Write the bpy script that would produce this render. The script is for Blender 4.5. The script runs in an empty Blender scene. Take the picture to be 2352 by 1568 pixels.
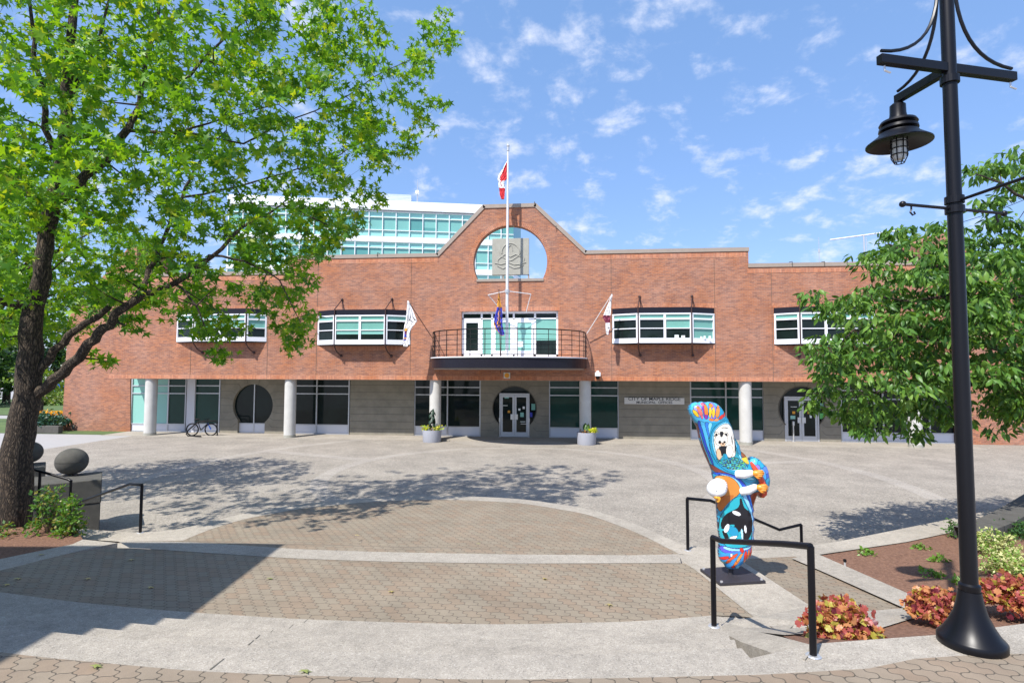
import bpy, bmesh, math, random
import numpy as np
from mathutils import Vector, Matrix
from mathutils.geometry import tessellate_polygon
random.seed(7); rng = np.random.default_rng(7)
S = bpy.context.scene; COL = S.collection
R = math.radians
# ------------------------------------------------------------------ camera
F = 1280.0; CX, CY = 1176.0, 784.0; HC = 3.75
CAM = Vector((0, -29.45, HC)); YAW, PITCH, ROLL = R(5.8), R(3.0), 0.003
_h = Vector((-math.sin(YAW), math.cos(YAW), 0)); _r = Vector((math.cos(YAW), math.sin(YAW), 0))
FW = _h*math.cos(PITCH) + Vector((0, 0, math.sin(PITCH))); UP = Vector((0, 0, math.cos(PITCH))) - _h*math.sin(PITCH)
RT = (_r + UP*ROLL).normalized(); UP = (UP - _r*ROLL).normalized()
cd = bpy.data.cameras.new('camera'); cam = bpy.data.objects.new('camera', cd); COL.objects.link(cam)
cd.sensor_width = 36; cd.lens = 36*F/2352; cd.clip_end = 3000; cd.clip_start = 0.1
M = Matrix((RT, UP, -FW)).transposed().to_4x4(); M.translation = CAM; cam.matrix_world = M
S.camera = cam
def ray(u, v): return FW + RT*((u-CX)/F) + UP*((CY-v)/F)
def onY(u, v, Y=0.0):
    d = ray(u, v); return CAM + d*((Y-CAM.y)/d.y)
def onZ(u, v, zc):
    d = ray(u, v); return CAM + d*(zc/d.z)
def atD(u, v, dep): return CAM + ray(u, v)*dep
def onV(b, v):      # point on the vertical through b seen at row v
    lo, hi = -5.0, 30.0
    for _ in range(40):
        m = (lo+hi)/2; q = Vector((b.x, b.y, m))-CAM; pv = CY - F*q.dot(UP)/q.dot(FW)
        if pv > v: lo = m
        else: hi = m
    return Vector((b.x, b.y, lo))
def hdir(a):        # horizontal direction, a = angle to the right of the view axis
    return _h*math.cos(a) + _r*math.sin(a)
# ------------------------------------------------------------------ light
SUN_E = R(53); SUN_D = hdir(R(36))          # shadows run along SUN_D
W = bpy.data.worlds.new('World'); S.world = W; W.use_nodes = True
nt = W.node_tree; nt.nodes.clear(); N = nt.nodes.new; L = nt.links.new
out = N('ShaderNodeOutputWorld'); bg = N('ShaderNodeBackground'); sky = N('ShaderNodeTexSky')
sky.sky_type = 'NISHITA'; sky.sun_disc = False; sky.sun_elevation = SUN_E
sd = -SUN_D; sky.sun_rotation = math.atan2(sd.x, sd.y); sky.air_density = 1.0; sky.dust_density = 0.6; sky.ozone_density = 2.2
bg.inputs[1].default_value = 0.12
tc = N('ShaderNodeTexCoord'); sx = N('ShaderNodeSeparateXYZ'); L(tc.outputs['Generated'], sx.inputs[0])
def mth(op, a, b=None, c=None):
    n = N('ShaderNodeMath'); n.operation = op
    for i, x in enumerate((a, b, c)):
        if x is None: continue
        if isinstance(x, (int, float)): n.inputs[i].default_value = x
        else: L(x, n.inputs[i])
    return n.outputs[0]
zz = mth('ADD', mth('MAXIMUM', sx.outputs[2], 0.0), 0.34)
cb = N('ShaderNodeCombineXYZ'); L(mth('DIVIDE', sx.outputs[0], zz), cb.inputs[0]); L(mth('DIVIDE', sx.outputs[1], zz), cb.inputs[1])
n1 = N('ShaderNodeTexNoise'); n1.inputs['Scale'].default_value = 9.5; n1.inputs['Detail'].default_value = 8; n1.inputs['Roughness'].default_value = 0.6; n1.inputs['Distortion'].default_value = 0.15
n2 = N('ShaderNodeTexNoise'); n2.inputs['Scale'].default_value = 1.5; n2.inputs['Detail'].default_value = 2
L(cb.outputs[0], n1.inputs['Vector']); L(cb.outputs[0], n2.inputs['Vector'])
cm = N('ShaderNodeMapRange'); cm.inputs[1].default_value = 0.485; cm.inputs[2].default_value = 0.80; cm.interpolation_type = 'SMOOTHSTEP'
L(mth('ADD', n1.outputs[0], mth('MULTIPLY', mth('SUBTRACT', n2.outputs[0], 0.5), 0.35)), cm.inputs[0])
CLOUD_K = mth('MULTIPLY', cm.outputs[0], 0.85)
mxs = N('ShaderNodeMix'); mxs.data_type = 'RGBA'
tint = N('ShaderNodeMix'); tint.data_type = 'RGBA'; tint.blend_type = 'MULTIPLY'; tint.inputs[0].default_value = 1; tint.inputs[7].default_value = (1.12, 1.06, 1.25, 1); L(sky.outputs[0], tint.inputs[6]); tn2 = N('ShaderNodeMix'); tn2.data_type = 'RGBA'; tn2.inputs[0].default_value = .5; L(tint.outputs[2], tn2.inputs[6]); tn2.inputs[7].default_value = (1.4, 2.8, 5.1, 1)
L(CLOUD_K, mxs.inputs[0]); L(tn2.outputs[2], mxs.inputs[6]); mxs.inputs[7].default_value = (5.6, 5.8, 6.5, 1)
L(mxs.outputs[2], bg.inputs[0]); L(bg.outputs[0], out.inputs[0])
sl = bpy.data.lights.new('sun', 'SUN'); sl.energy = 4.4; sl.angle = R(0.53); sl.color = (1, 0.955, 0.89)
so = bpy.data.objects.new('sun', sl); COL.objects.link(so)
so.rotation_euler = (SUN_D*math.cos(SUN_E) - Vector((0, 0, math.sin(SUN_E)))).to_track_quat('-Z', 'Y').to_euler()
S.view_settings.view_transform = 'Standard'; S.view_settings.look = 'None'; S.view_settings.exposure = 0.66; S.view_settings.gamma = 1
S.render.engine = 'CYCLES'
# ------------------------------------------------------------------ materials
def mat(name, col, rough=0.7, metal=0.0, spec=0.5, var=0.0, vscale=3.0, bump=0.0, bscale=40.0, col2=None, coat=0.0):
    m = bpy.data.materials.new(name); m.use_nodes = True; t = m.node_tree; p = t.nodes['Principled BSDF']
    p.inputs['Base Color'].default_value = (*col, 1); p.inputs['Roughness'].default_value = rough
    p.inputs['Metallic'].default_value = metal; p.inputs['Specular IOR Level'].default_value = spec
    p.inputs['Coat Weight'].default_value = coat
    g = t.nodes.new('ShaderNodeNewGeometry')
    if var or col2:
        n = t.nodes.new('ShaderNodeTexNoise'); n.inputs['Scale'].default_value = vscale; n.inputs['Detail'].default_value = 6; n.inputs['Roughness'].default_value = 0.65
        t.links.new(g.outputs['Position'], n.inputs['Vector'])
        mr = t.nodes.new('ShaderNodeMapRange'); mr.inputs[1].default_value = 0.3; mr.inputs[2].default_value = 0.7
        t.links.new(n.outputs[0], mr.inputs[0])
        mx = t.nodes.new('ShaderNodeMix'); mx.data_type = 'RGBA'; t.links.new(mr.outputs[0], mx.inputs[0])
        c2 = col2 or tuple(c*(1-var) for c in col)
        mx.inputs[6].default_value = (*c2, 1); mx.inputs[7].default_value = (*col, 1)
        t.links.new(mx.outputs[2], p.inputs['Base Color'])
    if bump:
        n = t.nodes.new('ShaderNodeTexNoise'); n.inputs['Scale'].default_value = bscale; n.inputs['Detail'].default_value = 5
        t.links.new(g.outputs['Position'], n.inputs['Vector'])
        b = t.nodes.new('ShaderNodeBump'); b.inputs['Strength'].default_value = bump; b.inputs['Distance'].default_value = 0.02
        t.links.new(n.outputs[0], b.inputs['Height']); t.links.new(b.outputs[0], p.inputs['Normal'])
    return m
def brick(name, c1, c2, mortar, w=0.24, h=0.078, soldier=False):
    m = bpy.data.materials.new(name); m.use_nodes = True; t = m.node_tree; p = t.nodes['Principled BSDF']; n = t.nodes.new; l = t.links.new
    g = n('ShaderNodeNewGeometry'); s = n('ShaderNodeSeparateXYZ'); l(g.outputs['Position'], s.inputs[0])
    a = n('ShaderNodeMath'); a.operation = 'ADD'; l(s.outputs[0], a.inputs[0]); l(s.outputs[1], a.inputs[1])
    c = n('ShaderNodeCombineXYZ')
    l(a.outputs[0], c.inputs[1 if soldier else 0]); l(s.outputs[2], c.inputs[0 if soldier else 1])
    b = n('ShaderNodeTexBrick'); l(c.outputs[0], b.inputs['Vector'])
    b.inputs['Scale'].default_value = 1; b.inputs['Brick Width'].default_value = w; b.inputs['Row Height'].default_value = h
    b.inputs['Mortar Size'].default_value = 0.006; b.inputs['Mortar Smooth'].default_value = 0.3; b.inputs['Bias'].default_value = -0.15
    b.inputs['Color1'].default_value = (*c1, 1); b.inputs['Color2'].default_value = (*c2, 1); b.inputs['Mortar'].default_value = (*mortar, 1)
    if soldier: b.offset = 0
    no = n('ShaderNodeTexNoise'); no.inputs['Scale'].default_value = 1.0; no.inputs['Detail'].default_value = 8; no.inputs['Roughness'].default_value = 0.7
    mp = n('ShaderNodeMapping'); mp.inputs['Scale'].default_value = (0.35, 0.35, 1.6); l(g.outputs['Position'], mp.inputs[0]); l(mp.outputs[0], no.inputs['Vector'])
    hs = n('ShaderNodeHueSaturation'); l(b.outputs[0], hs.inputs['Color'])
    mr = n('ShaderNodeMapRange'); mr.inputs[1].default_value = 0.3; mr.inputs[2].default_value = 0.7; mr.inputs[3].default_value = 0.9; mr.inputs[4].default_value = 1.07
    l(no.outputs[0], mr.inputs[0]); l(mr.outputs[0], hs.inputs['Value'])
    no2 = n('ShaderNodeTexNoise'); no2.inputs['Scale'].default_value = 0.8; no2.inputs['Detail'].default_value = 3
    mr2 = n('ShaderNodeMapRange'); mr2.inputs[1].default_value = 0.3; mr2.inputs[2].default_value = 0.7; mr2.inputs[3].default_value = 0.86; mr2.inputs[4].default_value = 1.05
    l(g.outputs['Position'], no2.inputs['Vector']); l(no2.outputs[0], mr2.inputs[0]); l(mr2.outputs[0], hs.inputs['Saturation'])
    mp3 = n('ShaderNodeMapping'); mp3.inputs['Scale'].default_value = (3.6, 3.6, 17); l(g.outputs['Position'], mp3.inputs[0]); no3 = n('ShaderNodeTexNoise'); no3.inputs['Scale'].default_value = 1; no3.inputs['Detail'].default_value = 4; no3.inputs['Roughness'].default_value = .8; l(mp3.outputs[0], no3.inputs['Vector'])
    mr3 = n('ShaderNodeMapRange'); mr3.inputs[1].default_value = 0.3; mr3.inputs[2].default_value = 0.7; mr3.inputs[3].default_value = 0.72; mr3.inputs[4].default_value = 1.30; l(no3.outputs[0], mr3.inputs[0])
    mm = n('ShaderNodeMath'); mm.operation = 'MULTIPLY'; l(mr.outputs[0], mm.inputs[0]); l((mr3.outputs[0]), mm.inputs[1]); l(mm.outputs[0], hs.inputs['Value'])
    l(hs.outputs[0], p.inputs['Base Color']); p.inputs['Roughness'].default_value = 0.85
    bp = n('ShaderNodeBump'); bp.inputs['Strength'].default_value = 0.5; bp.inputs['Distance'].default_value = 0.01; bp.invert = True
    l(b.outputs['Fac'], bp.inputs['Height']); l(bp.outputs[0], p.inputs['Normal'])
    return m
def paver(name, c1, c2, joint, w, h, rot):
    m = bpy.data.materials.new(name); m.use_nodes = True; t = m.node_tree; p = t.nodes['Principled BSDF']; n = t.nodes.new; l = t.links.new
    g = n('ShaderNodeNewGeometry'); mp = n('ShaderNodeMapping'); mp.inputs['Rotation'].default_value = (0, 0, rot); l(g.outputs['Position'], mp.inputs[0])
    s = n('ShaderNodeSeparateXYZ'); l(mp.outputs[0], s.inputs[0])
    def ma(op, x, y):
        q = n('ShaderNodeMath'); q.operation = op
        for i, z in enumerate((x, y)):
            if isinstance(z, (int, float)): q.inputs[i].default_value = z
            else: l(z, q.inputs[i])
        return q.outputs[0]
    # interlocking pavers: brick grid with zig-zag joints
    wx = ma('MULTIPLY', ma('SINE', ma('MULTIPLY', s.outputs[1], 2*math.pi/h), 0), 0.014)
    wy = ma('MULTIPLY', ma('SINE', ma('MULTIPLY', s.outputs[0], 4*math.pi/w), 0), 0.016)
    c = n('ShaderNodeCombineXYZ'); l(ma('ADD', s.outputs[0], wx), c.inputs[0]); l(ma('ADD', s.outputs[1], wy), c.inputs[1])
    b = n('ShaderNodeTexBrick'); l(c.outputs[0], b.inputs['Vector']); b.inputs['Scale'].default_value = 1
    b.inputs['Brick Width'].default_value = w; b.inputs['Row Height'].default_value = h; b.inputs['Mortar Size'].default_value = 0.0055; b.inputs['Mortar Smooth'].default_value = 0.5; b.inputs['Bias'].default_value = -0.35
    b.inputs['Color1'].default_value = (*c1, 1); b.inputs['Color2'].default_value = (*c2, 1); b.inputs['Mortar'].default_value = (*joint, 1)
    no = n('ShaderNodeTexNoise'); no.inputs['Scale'].default_value = 1.3; no.inputs['Detail'].default_value = 9; no.inputs['Roughness'].default_value = 0.75; l(g.outputs['Position'], no.inputs['Vector'])
    n3 = n('ShaderNodeTexNoise'); n3.inputs['Scale'].default_value = 140; n3.inputs['Detail'].default_value = 2; l(g.outputs['Position'], n3.inputs['Vector'])
    hs = n('ShaderNodeHueSaturation'); l(b.outputs[0], hs.inputs['Color'])
    v = ma('ADD', ma('MULTIPLY', no.outputs[0], 0.9), ma('ADD', ma('MULTIPLY', n3.outputs[0], 0.55), 0.27))
    l(v, hs.inputs['Value']); l(hs.outputs[0], p.inputs['Base Color']); p.inputs['Roughness'].default_value = 0.9
    bp = n('ShaderNodeBump'); bp.inputs['Strength'].default_value = 0.7; bp.inputs['Distance'].default_value = 0.012; bp.invert = True
    l(b.outputs['Fac'], bp.inputs['Height']); l(bp.outputs[0], p.inputs['Normal'])
    return m
def aggregate(name, base, dark, lite, sc=70, stain=0.25):
    m = bpy.data.materials.new(name); m.use_nodes = True; t = m.node_tree; p = t.nodes['Principled BSDF']; n = t.nodes.new; l = t.links.new
    g = n('ShaderNodeNewGeometry')
    v = n('ShaderNodeTexVoronoi'); v.inputs['Scale'].default_value = sc; l(g.outputs['Position'], v.inputs['Vector'])
    s = n('ShaderNodeSeparateColor'); l(v.outputs['Color'], s.inputs[0])
    r = n('ShaderNodeValToRGB'); l(s.outputs[0], r.inputs[0]); e = r.color_ramp.elements
    e[0].position = 0.0; e[0].color = (*dark, 1); e[1].position = 1.0; e[1].color = (*lite, 1)
    for q, cc in ((0.22, base), (0.8, base)):
        x = e.new(q); x.color = (*cc, 1)
    no = n('ShaderNodeTexNoise'); no.inputs['Scale'].default_value = 0.7; no.inputs['Detail'].default_value = 10; no.inputs['Roughness'].default_value = 0.7; l(g.outputs['Position'], no.inputs['Vector'])
    n3 = n('ShaderNodeTexNoise'); n3.inputs['Scale'].default_value = 9; n3.inputs['Detail'].default_value = 8; n3.inputs['Roughness'].default_value = 0.8; l(g.outputs['Position'], n3.inputs['Vector'])
    ad = n('ShaderNodeMath'); ad.operation = 'ADD'; l(no.outputs[0], ad.inputs[0]); l(n3.outputs[0], ad.inputs[1])
    mr = n('ShaderNodeMapRange'); mr.inputs[1].default_value = 0.7; mr.inputs[2].default_value = 1.3; mr.inputs[3].default_value = 1-stain; mr.inputs[4].default_value = 1+stain
    l(ad.outputs[0], mr.inputs[0])
    hs = n('ShaderNodeHueSaturation'); l(r.outputs[0], hs.inputs['Color']); l(mr.outputs[0], hs.inputs['Value'])
    l(hs.outputs[0], p.inputs['Base Color']); p.inputs['Roughness'].default_value = 0.9
    bp = n('ShaderNodeBump'); bp.inputs['Strength'].default_value = 0.3; bp.inputs['Distance'].default_value = 0.006
    l(v.outputs['Distance'], bp.inputs['Height']); l(bp.outputs[0], p.inputs['Normal'])
    return m
def leafmat(name, col, tr=0.35):
    m = bpy.data.materials.new(name); m.use_nodes = True; t = m.node_tree; p = t.nodes['Principled BSDF']
    p.inputs['Base Color'].default_value = (*col, 1); p.inputs['Roughness'].default_value = 0.42; p.inputs['Specular IOR Level'].default_value = 0.4
    n = t.nodes.new('ShaderNodeBsdfTranslucent'); n.inputs[0].default_value = (col[0]*1.5, col[1]*1.35, col[2]*0.5, 1)
    x = t.nodes.new('ShaderNodeMixShader'); x.inputs[0].default_value = tr
    t.links.new(p.outputs[0], x.inputs[1]); t.links.new(n.outputs[0], x.inputs[2]); t.links.new(x.outputs[0], t.nodes['Material Output'].inputs[0])
    return m
def colattr(name, rough=0.3):
    m = bpy.data.materials.new(name); m.use_nodes = True; t = m.node_tree; p = t.nodes['Principled BSDF']
    a = t.nodes.new('ShaderNodeAttribute'); a.attribute_name = 'paint'; t.links.new(a.outputs['Color'], p.inputs['Base Color'])
    p.inputs['Roughness'].default_value = rough; p.inputs['Coat Weight'].default_value = 0.3
    return m
K = {}
K['brick'] = brick('brick_red', (0.39, 0.148, 0.072), (0.225, 0.09, 0.060), (0.34, 0.22, 0.155))
K['soldier'] = brick('brick_soldier', (0.50, 0.19, 0.09), (0.36, 0.12, 0.06), (0.36, 0.22, 0.15), w=0.23, h=0.08, soldier=True)
K['conc'] = mat('concrete_wall', (0.275, 0.250, 0.198), 0.9, var=0.28, vscale=1.6, bump=0.2, bscale=30)
K['column'] = mat('concrete_column', (0.56, 0.55, 0.52), 0.85, var=0.16, vscale=2.5, bump=0.15)
K['groove'] = mat('groove_dark', (0.11, 0.10, 0.08), 0.9)
K['stone'] = mat('concrete_block', (0.10, 0.095, 0.083), 0.95, var=0.3, vscale=6, bump=0.5, bscale=60)
K['coping'] = mat('metal_coping', (0.33, 0.27, 0.22), 0.45, var=0.1)
K['white'] = mat('white_frame', (0.78, 0.79, 0.82), 0.4)
K['alu'] = mat('aluminium_frame', (0.50, 0.51, 0.53), 0.4, metal=0.3)
K['kick'] = mat('kick_panel', (0.60, 0.61, 0.66), 0.5)
K['glass'] = mat('dark_glass', (0.006, 0.009, 0.010), 0.04, spec=0.22, col2=(0.012, 0.022, 0.02), vscale=0.8)
K['glassg'] = mat('green_glass', (0.015, 0.060, 0.048), 0.05, spec=0.25, var=0.4, vscale=0.7)
K['blind'] = mat('blind_behind_glass', (0.17, 0.40, 0.34), 0.12, spec=0.5, var=0.12, vscale=0.8)
K['blindl'] = mat('pale_blind', (0.24, 0.50, 0.44), 0.15, spec=0.5)
K['tglass'] = mat('teal_curtain_glass', (0.20, 0.47, 0.42), 0.08, spec=0.6, var=0.15, vscale=0.25)
K['tglass2'] = mat('teal_glass_deep', (0.10, 0.30, 0.28), 0.08, spec=0.6)
K['tspan'] = mat('teal_spandrel', (0.30, 0.60, 0.55), 0.15)
K['twhite'] = mat('white_cladding', (0.82, 0.83, 0.84), 0.5)
K['tgrey'] = mat('grey_cladding', (0.42, 0.50, 0.60), 0.5, var=0.08)
K['black'] = mat('black_paint', (0.004, 0.004, 0.006), 0.36, spec=0.3)
K['blackm'] = mat('black_matt', (0.004, 0.004, 0.005), 0.6, spec=0.2)
K['brown'] = mat('dark_brown_metal', (0.05, 0.022, 0.02), 0.5)
K['navy'] = mat('dark_fascia', (0.010, 0.009, 0.016), 0.4, spec=0.3)
K['pole'] = mat('white_pole', (0.72, 0.72, 0.72), 0.35, metal=0.2)
K['relief'] = mat('relief_concrete', (0.36, 0.35, 0.30), 0.9, var=0.15, vscale=5)
K['sign'] = mat('sign_panel', (0.62, 0.61, 0.58), 0.7)
K['ink'] = mat('sign_letters', (0.02, 0.02, 0.02), 0.6)
K['agg'] = aggregate('plaza_aggregate', (0.268, 0.240, 0.200), (0.15, 0.135, 0.118), (0.40, 0.36, 0.30), 38, 0.34)
K['step'] = aggregate('step_concrete', (0.315, 0.282, 0.235), (0.20, 0.178, 0.152), (0.42, 0.385, 0.33), 125, 0.3)
K['band'] = aggregate('band_concrete', (0.325, 0.29, 0.24), (0.24, 0.215, 0.18), (0.41, 0.37, 0.31), 90, 0.3)
K['pband'] = aggregate('plaza_band_concrete', (0.31, 0.28, 0.24), (0.20, 0.18, 0.16), (0.42, 0.385, 0.33), 45, 0.25)
K['paver'] = paver('terrace_pavers', (0.235, 0.195, 0.142), (0.235, 0.165, 0.11), (0.135, 0.108, 0.08), 0.20, 0.125, R(52))
K['paver2'] = paver('landing_pavers', (0.235, 0.19, 0.14), (0.22, 0.155, 0.105), (0.09, 0.075, 0.055), 0.21, 0.13, R(52))
K['soil'] = mat('bark_mulch', (0.27, 0.145, 0.09), 1.0, col2=(0.10, 0.046, 0.028), vscale=26, bump=1.0, bscale=55)
K['lawn'] = mat('lawn', (0.11, 0.16, 0.045), 1.0, col2=(0.05, 0.09, 0.028), vscale=.8)
K['road'] = mat('far_road', (0.36, 0.35, 0.34), 0.9, var=0.1)
def barkmat():
    m = bpy.data.materials.new('bark'); m.use_nodes = True; t = m.node_tree; p = t.nodes['Principled BSDF']; n = t.nodes.new; l = t.links.new
    g = n('ShaderNodeNewGeometry'); mp = n('ShaderNodeMapping'); mp.inputs['Scale'].default_value = (1, 1, .22); l(g.outputs['Position'], mp.inputs[0])
    v = n('ShaderNodeTexVoronoi'); v.feature = 'DISTANCE_TO_EDGE'; v.inputs['Scale'].default_value = 26; no = n('ShaderNodeTexNoise'); no.inputs['Scale'].default_value = 9; no.inputs['Detail'].default_value = 6
    l(mp.outputs[0], no.inputs['Vector']); ad = n('ShaderNodeMix'); ad.data_type = 'RGBA'; ad.blend_type = 'LINEAR_LIGHT'; ad.inputs[0].default_value = .12; l(mp.outputs[0], ad.inputs[6]); l(no.outputs['Color'], ad.inputs[7]); l(ad.outputs[2], v.inputs['Vector'])
    r = n('ShaderNodeValToRGB'); l(v.outputs['Distance'], r.inputs[0]); e = r.color_ramp.elements; e[0].position = 0; e[0].color = (.012, .009, .007, 1); e[1].position = .35; e[1].color = (.15, .11, .075, 1)
    l(r.outputs[0], p.inputs['Base Color']); p.inputs['Roughness'].default_value = 1; b = n('ShaderNodeBump'); b.inputs['Strength'].default_value = 1; b.inputs['Distance'].default_value = .03; l(v.outputs['Distance'], b.inputs['Height']); l(b.outputs[0], p.inputs['Normal']); return m
K['bark'] = barkmat()
K['barkl'] = mat('bark_light', (0.16, 0.11, 0.07), 0.9, var=0.4, vscale=12)
K['planter'] = mat('planter_grey', (0.36, 0.37, 0.42), 0.7, var=0.08)
K['steel'] = mat('steel', (0.6, 0.6, 0.6), 0.35, metal=0.6)
K['lampglass'] = mat('lamp_glass', (0.5, 0.52, 0.52), 0.15, spec=0.7)
K['paper'] = mat('paper', (0.75, 0.80, 0.78), 0.7)
K['red'] = mat('flag_red', (0.62, 0.02, 0.03), 0.7); K['fwhite'] = mat('flag_white', (0.82, 0.80, 0.80), 0.8)
K['fblue'] = mat('flag_blue', (0.04, 0.05, 0.42), 0.7); K['gold'] = mat('flag_gold', (0.72, 0.32, 0.03), 0.7)
K['maroon'] = mat('flag_maroon', (0.22, 0.03, 0.07), 0.7); K['fgreen'] = mat('sticker_green', (0.12, 0.45, 0.12), 0.6)
K['orange'] = mat('orange_paint', (0.75, 0.28, 0.03), 0.35); K['swhite'] = mat('gloss_white', (0.80, 0.80, 0.80), 0.3)
K['sred'] = mat('red_paint', (0.62, 0.07, 0.03), 0.3); K['plate'] = mat('steel_plate', (0.035, 0.032, 0.04), 0.55, var=0.3, vscale=8)
K['carblue'] = mat('blue_car_paint', (0.03, 0.10, 0.45), 0.25)
# ------------------------------------------------------------------ mesh helpers
class MB:
    def __init__(s): s.v = []; s.f = []; s.m = []
    def quad(s, *p, m=0):
        k = len(s.v); s.v += [tuple(x) for x in p]; s.f.append(tuple(range(k, k+len(p)))); s.m.append(m); return s
    def box(s, x0, x1, y0, y1, z0, z1, m=0):
        k = len(s.v)
        s.v += [(x, y, z) for z in (z0, z1) for y in (y0, y1) for x in (x0, x1)]
        for f in ((0, 2, 3, 1), (4, 5, 7, 6), (0, 1, 5, 4), (2, 6, 7, 3), (0, 4, 6, 2), (1, 3, 7, 5)):
            s.f.append(tuple(k+i for i in f)); s.m.append(m)
        return s
    def obox(s, c, ax, ay, az, m=0):    # centre and three half-axis vectors
        k = len(s.v); c = Vector(c)
        s.v += [tuple(c + Vector(ax)*x + Vector(ay)*y + Vector(az)*z) for z in (-1, 1) for y in (-1, 1) for x in (-1, 1)]
        for f in ((0, 2, 3, 1), (4, 5, 7, 6), (0, 1, 5, 4), (2, 6, 7, 3), (0, 4, 6, 2), (1, 3, 7, 5)):
            s.f.append(tuple(k+i for i in f)); s.m.append(m)
        return s
    def bar(s, a, b, w, h=None, m=0, up=(0, 0, 1)):
        a, b = Vector(a), Vector(b); h = h or w; d = b-a; u = Vector(up)
        if abs(d.normalized().dot(u)) > 0.98: u = Vector((1, 0, 0))
        x = d.cross(u).normalized(); z = x.cross(d).normalized()
        return s.obox((a+b)/2, d/2, x*w/2, z*h/2, m)
    def tube(s, pts, r, n=8, m=0, cap=True):
        pts = [Vector(p) for p in pts]; rs = r if isinstance(r, (list, tuple)) else [r]*len(pts)
        k0 = len(s.v); prev = None
        for i, p in enumerate(pts):
            t = (pts[min(i+1, len(pts)-1)] - pts[max(i-1, 0)]).normalized()
            if prev is None:
                a = Vector((0, 0, 1)) if abs(t.z) < 0.9 else Vector((1, 0, 0)); x = t.cross(a).normalized()
            else: x = (prev - t*prev.dot(t)).normalized()
            prev = x; y = t.cross(x)
            for j in range(n):
                q = 2*math.pi*j/n; s.v.append(tuple(p + (x*math.cos(q) + y*math.sin(q))*rs[i]))
        for i in range(len(pts)-1):
            for j in range(n):
                a = k0+i*n+j; b = k0+i*n+(j+1) % n; s.f.append((a, b, b+n, a+n)); s.m.append(m)
        if cap:
            s.f.append(tuple(k0+j for j in range(n))[::-1]); s.m.append(m)
            s.f.append(tuple(k0+(len(pts)-1)*n+j for j in range(n))); s.m.append(m)
        return s
    def lathe(s, prof, c=(0, 0, 0), n=24, m=0, sc=(1, 1)):
        k0 = len(s.v); c = Vector(c)
        for r, z in prof:
            for j in range(n):
                q = 2*math.pi*j/n; s.v.append((c.x+r*math.cos(q)*sc[0], c.y+r*math.sin(q)*sc[1], c.z+z))
        for i in range(len(prof)-1):
            for j in range(n):
                a = k0+i*n+j; b = k0+i*n+(j+1) % n; s.f.append((a, b, b+n, a+n)); s.m.append(m)
        for e in (0, len(prof)-1):
            if prof[e][0] > 1e-4: s.f.append(tuple(k0+e*n+j for j in range(n))); s.m.append(m)
        return s
    def ball(s, c, r, n=16, m=0, sz=1.0):
        return s.lathe([(r*math.sin(math.pi*i/n)+1e-5, -r*sz*math.cos(math.pi*i/n)) for i in range(n+1)], c, n*2, m)
    def prism(s, outer, holes, mp, d, m=0):
        """2-D outline with holes mapped by mp(a, b, t), t = 0 front, 1 back; d unused depth handled by mp"""
        loops = [outer]+list(holes); tri = tessellate_polygon([[Vector((a, b, 0)) for a, b in lp] for lp in loops])
        flat = [p for lp in loops for p in lp]; k = len(s.v); n = len(flat)
        s.v += [tuple(mp(a, b, 0)) for a, b in flat] + [tuple(mp(a, b, 1)) for a, b in flat]
        for t in tri:
            s.f.append(tuple(k+i for i in t)); s.m.append(m); s.f.append(tuple(k+n+i for i in t[::-1])); s.m.append(m)
        o = k
        for lp in loops:
            for i in range(len(lp)):
                j = (i+1) % len(lp); s.f.append((o+i, o+j, o+j+n, o+i+n)); s.m.append(m)
            o += len(lp)
        return s
    def build(s, name, mats, parent=None, smooth=False, bevel=0):
        me = bpy.data.meshes.new(name); me.from_pydata(s.v, [], s.f)
        mats = mats if isinstance(mats, (list, tuple)) else [mats]
        for x in mats: me.materials.append(K[x] if isinstance(x, str) else x)
        if len(mats) > 1: me.polygons.foreach_set('material_index', s.m)
        bm = bmesh.new(); bm.from_mesh(me); bmesh.ops.recalc_face_normals(bm, faces=bm.faces); bm.to_mesh(me); bm.free()
        if smooth:
            me.polygons.foreach_set('use_smooth', [True]*len(me.polygons)); me.set_sharp_from_angle(angle=R(40))
        o = bpy.data.objects.new(name, me); COL.objects.link(o)
        if parent:
            o.parent = parent; o.matrix_parent_inverse = Matrix.Translation(-parent_loc(parent))
        if bevel:
            b = o.modifiers.new('bevel', 'BEVEL'); b.width = bevel; b.segments = 2; b.limit_method = 'ANGLE'
        return o
def parent_loc(p):
    l = Vector(p.location)
    return l
def tag(o, label=None, cat=None, group=None, kind=None):
    if label: o['label'] = label
    if cat: o['category'] = cat
    if group: o['group'] = group
    if kind: o['kind'] = kind
    return o
def thing(name, loc, label, cat, group=None):
    o = bpy.data.objects.new(name, None); COL.objects.link(o); o.location = loc; o.empty_display_size = 0.2
    return tag(o, label, cat, group)
def structure(mb, name, m, **k): return tag(mb.build(name, m, **k), kind='structure')
def rect(u0, v0, u1, v1, Y):
    a = onY(u0, v0, Y); b = onY(u1, v1, Y); return a.x, b.x, b.z, a.z      # x0, x1, z0, z1
def XX(u, Y=0.0, v=850): return onY(u, v, Y).x
def ZZ(u, v, Y=0.0): return onY(u, v, Y).z
def flat(mb, pts, zc=None, m=0, lift=0.0, zf=None):
    """ground polygon from picture outline points, at height zc below the eye"""
    P = []
    for p in pts:
        z = p[2] if len(p) > 2 else (zf(p[1]) if zf else zc)
        q = onZ(p[0], p[1], z); P.append((q.x, q.y, q.z+lift))
    tri = tessellate_polygon([[Vector((a, b, 0)) for a, b, _ in P]]); k = len(mb.v); mb.v += P
    for t in tri: mb.f.append(tuple(k+i for i in t)); mb.m.append(m)
    return P
def interp(tab, x):
    for (a, ya), (b, yb) in zip(tab, tab[1:]):
        if x <= b: return ya + (yb-ya)*(x-a)/(b-a)
    return tab[-1][1]
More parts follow.
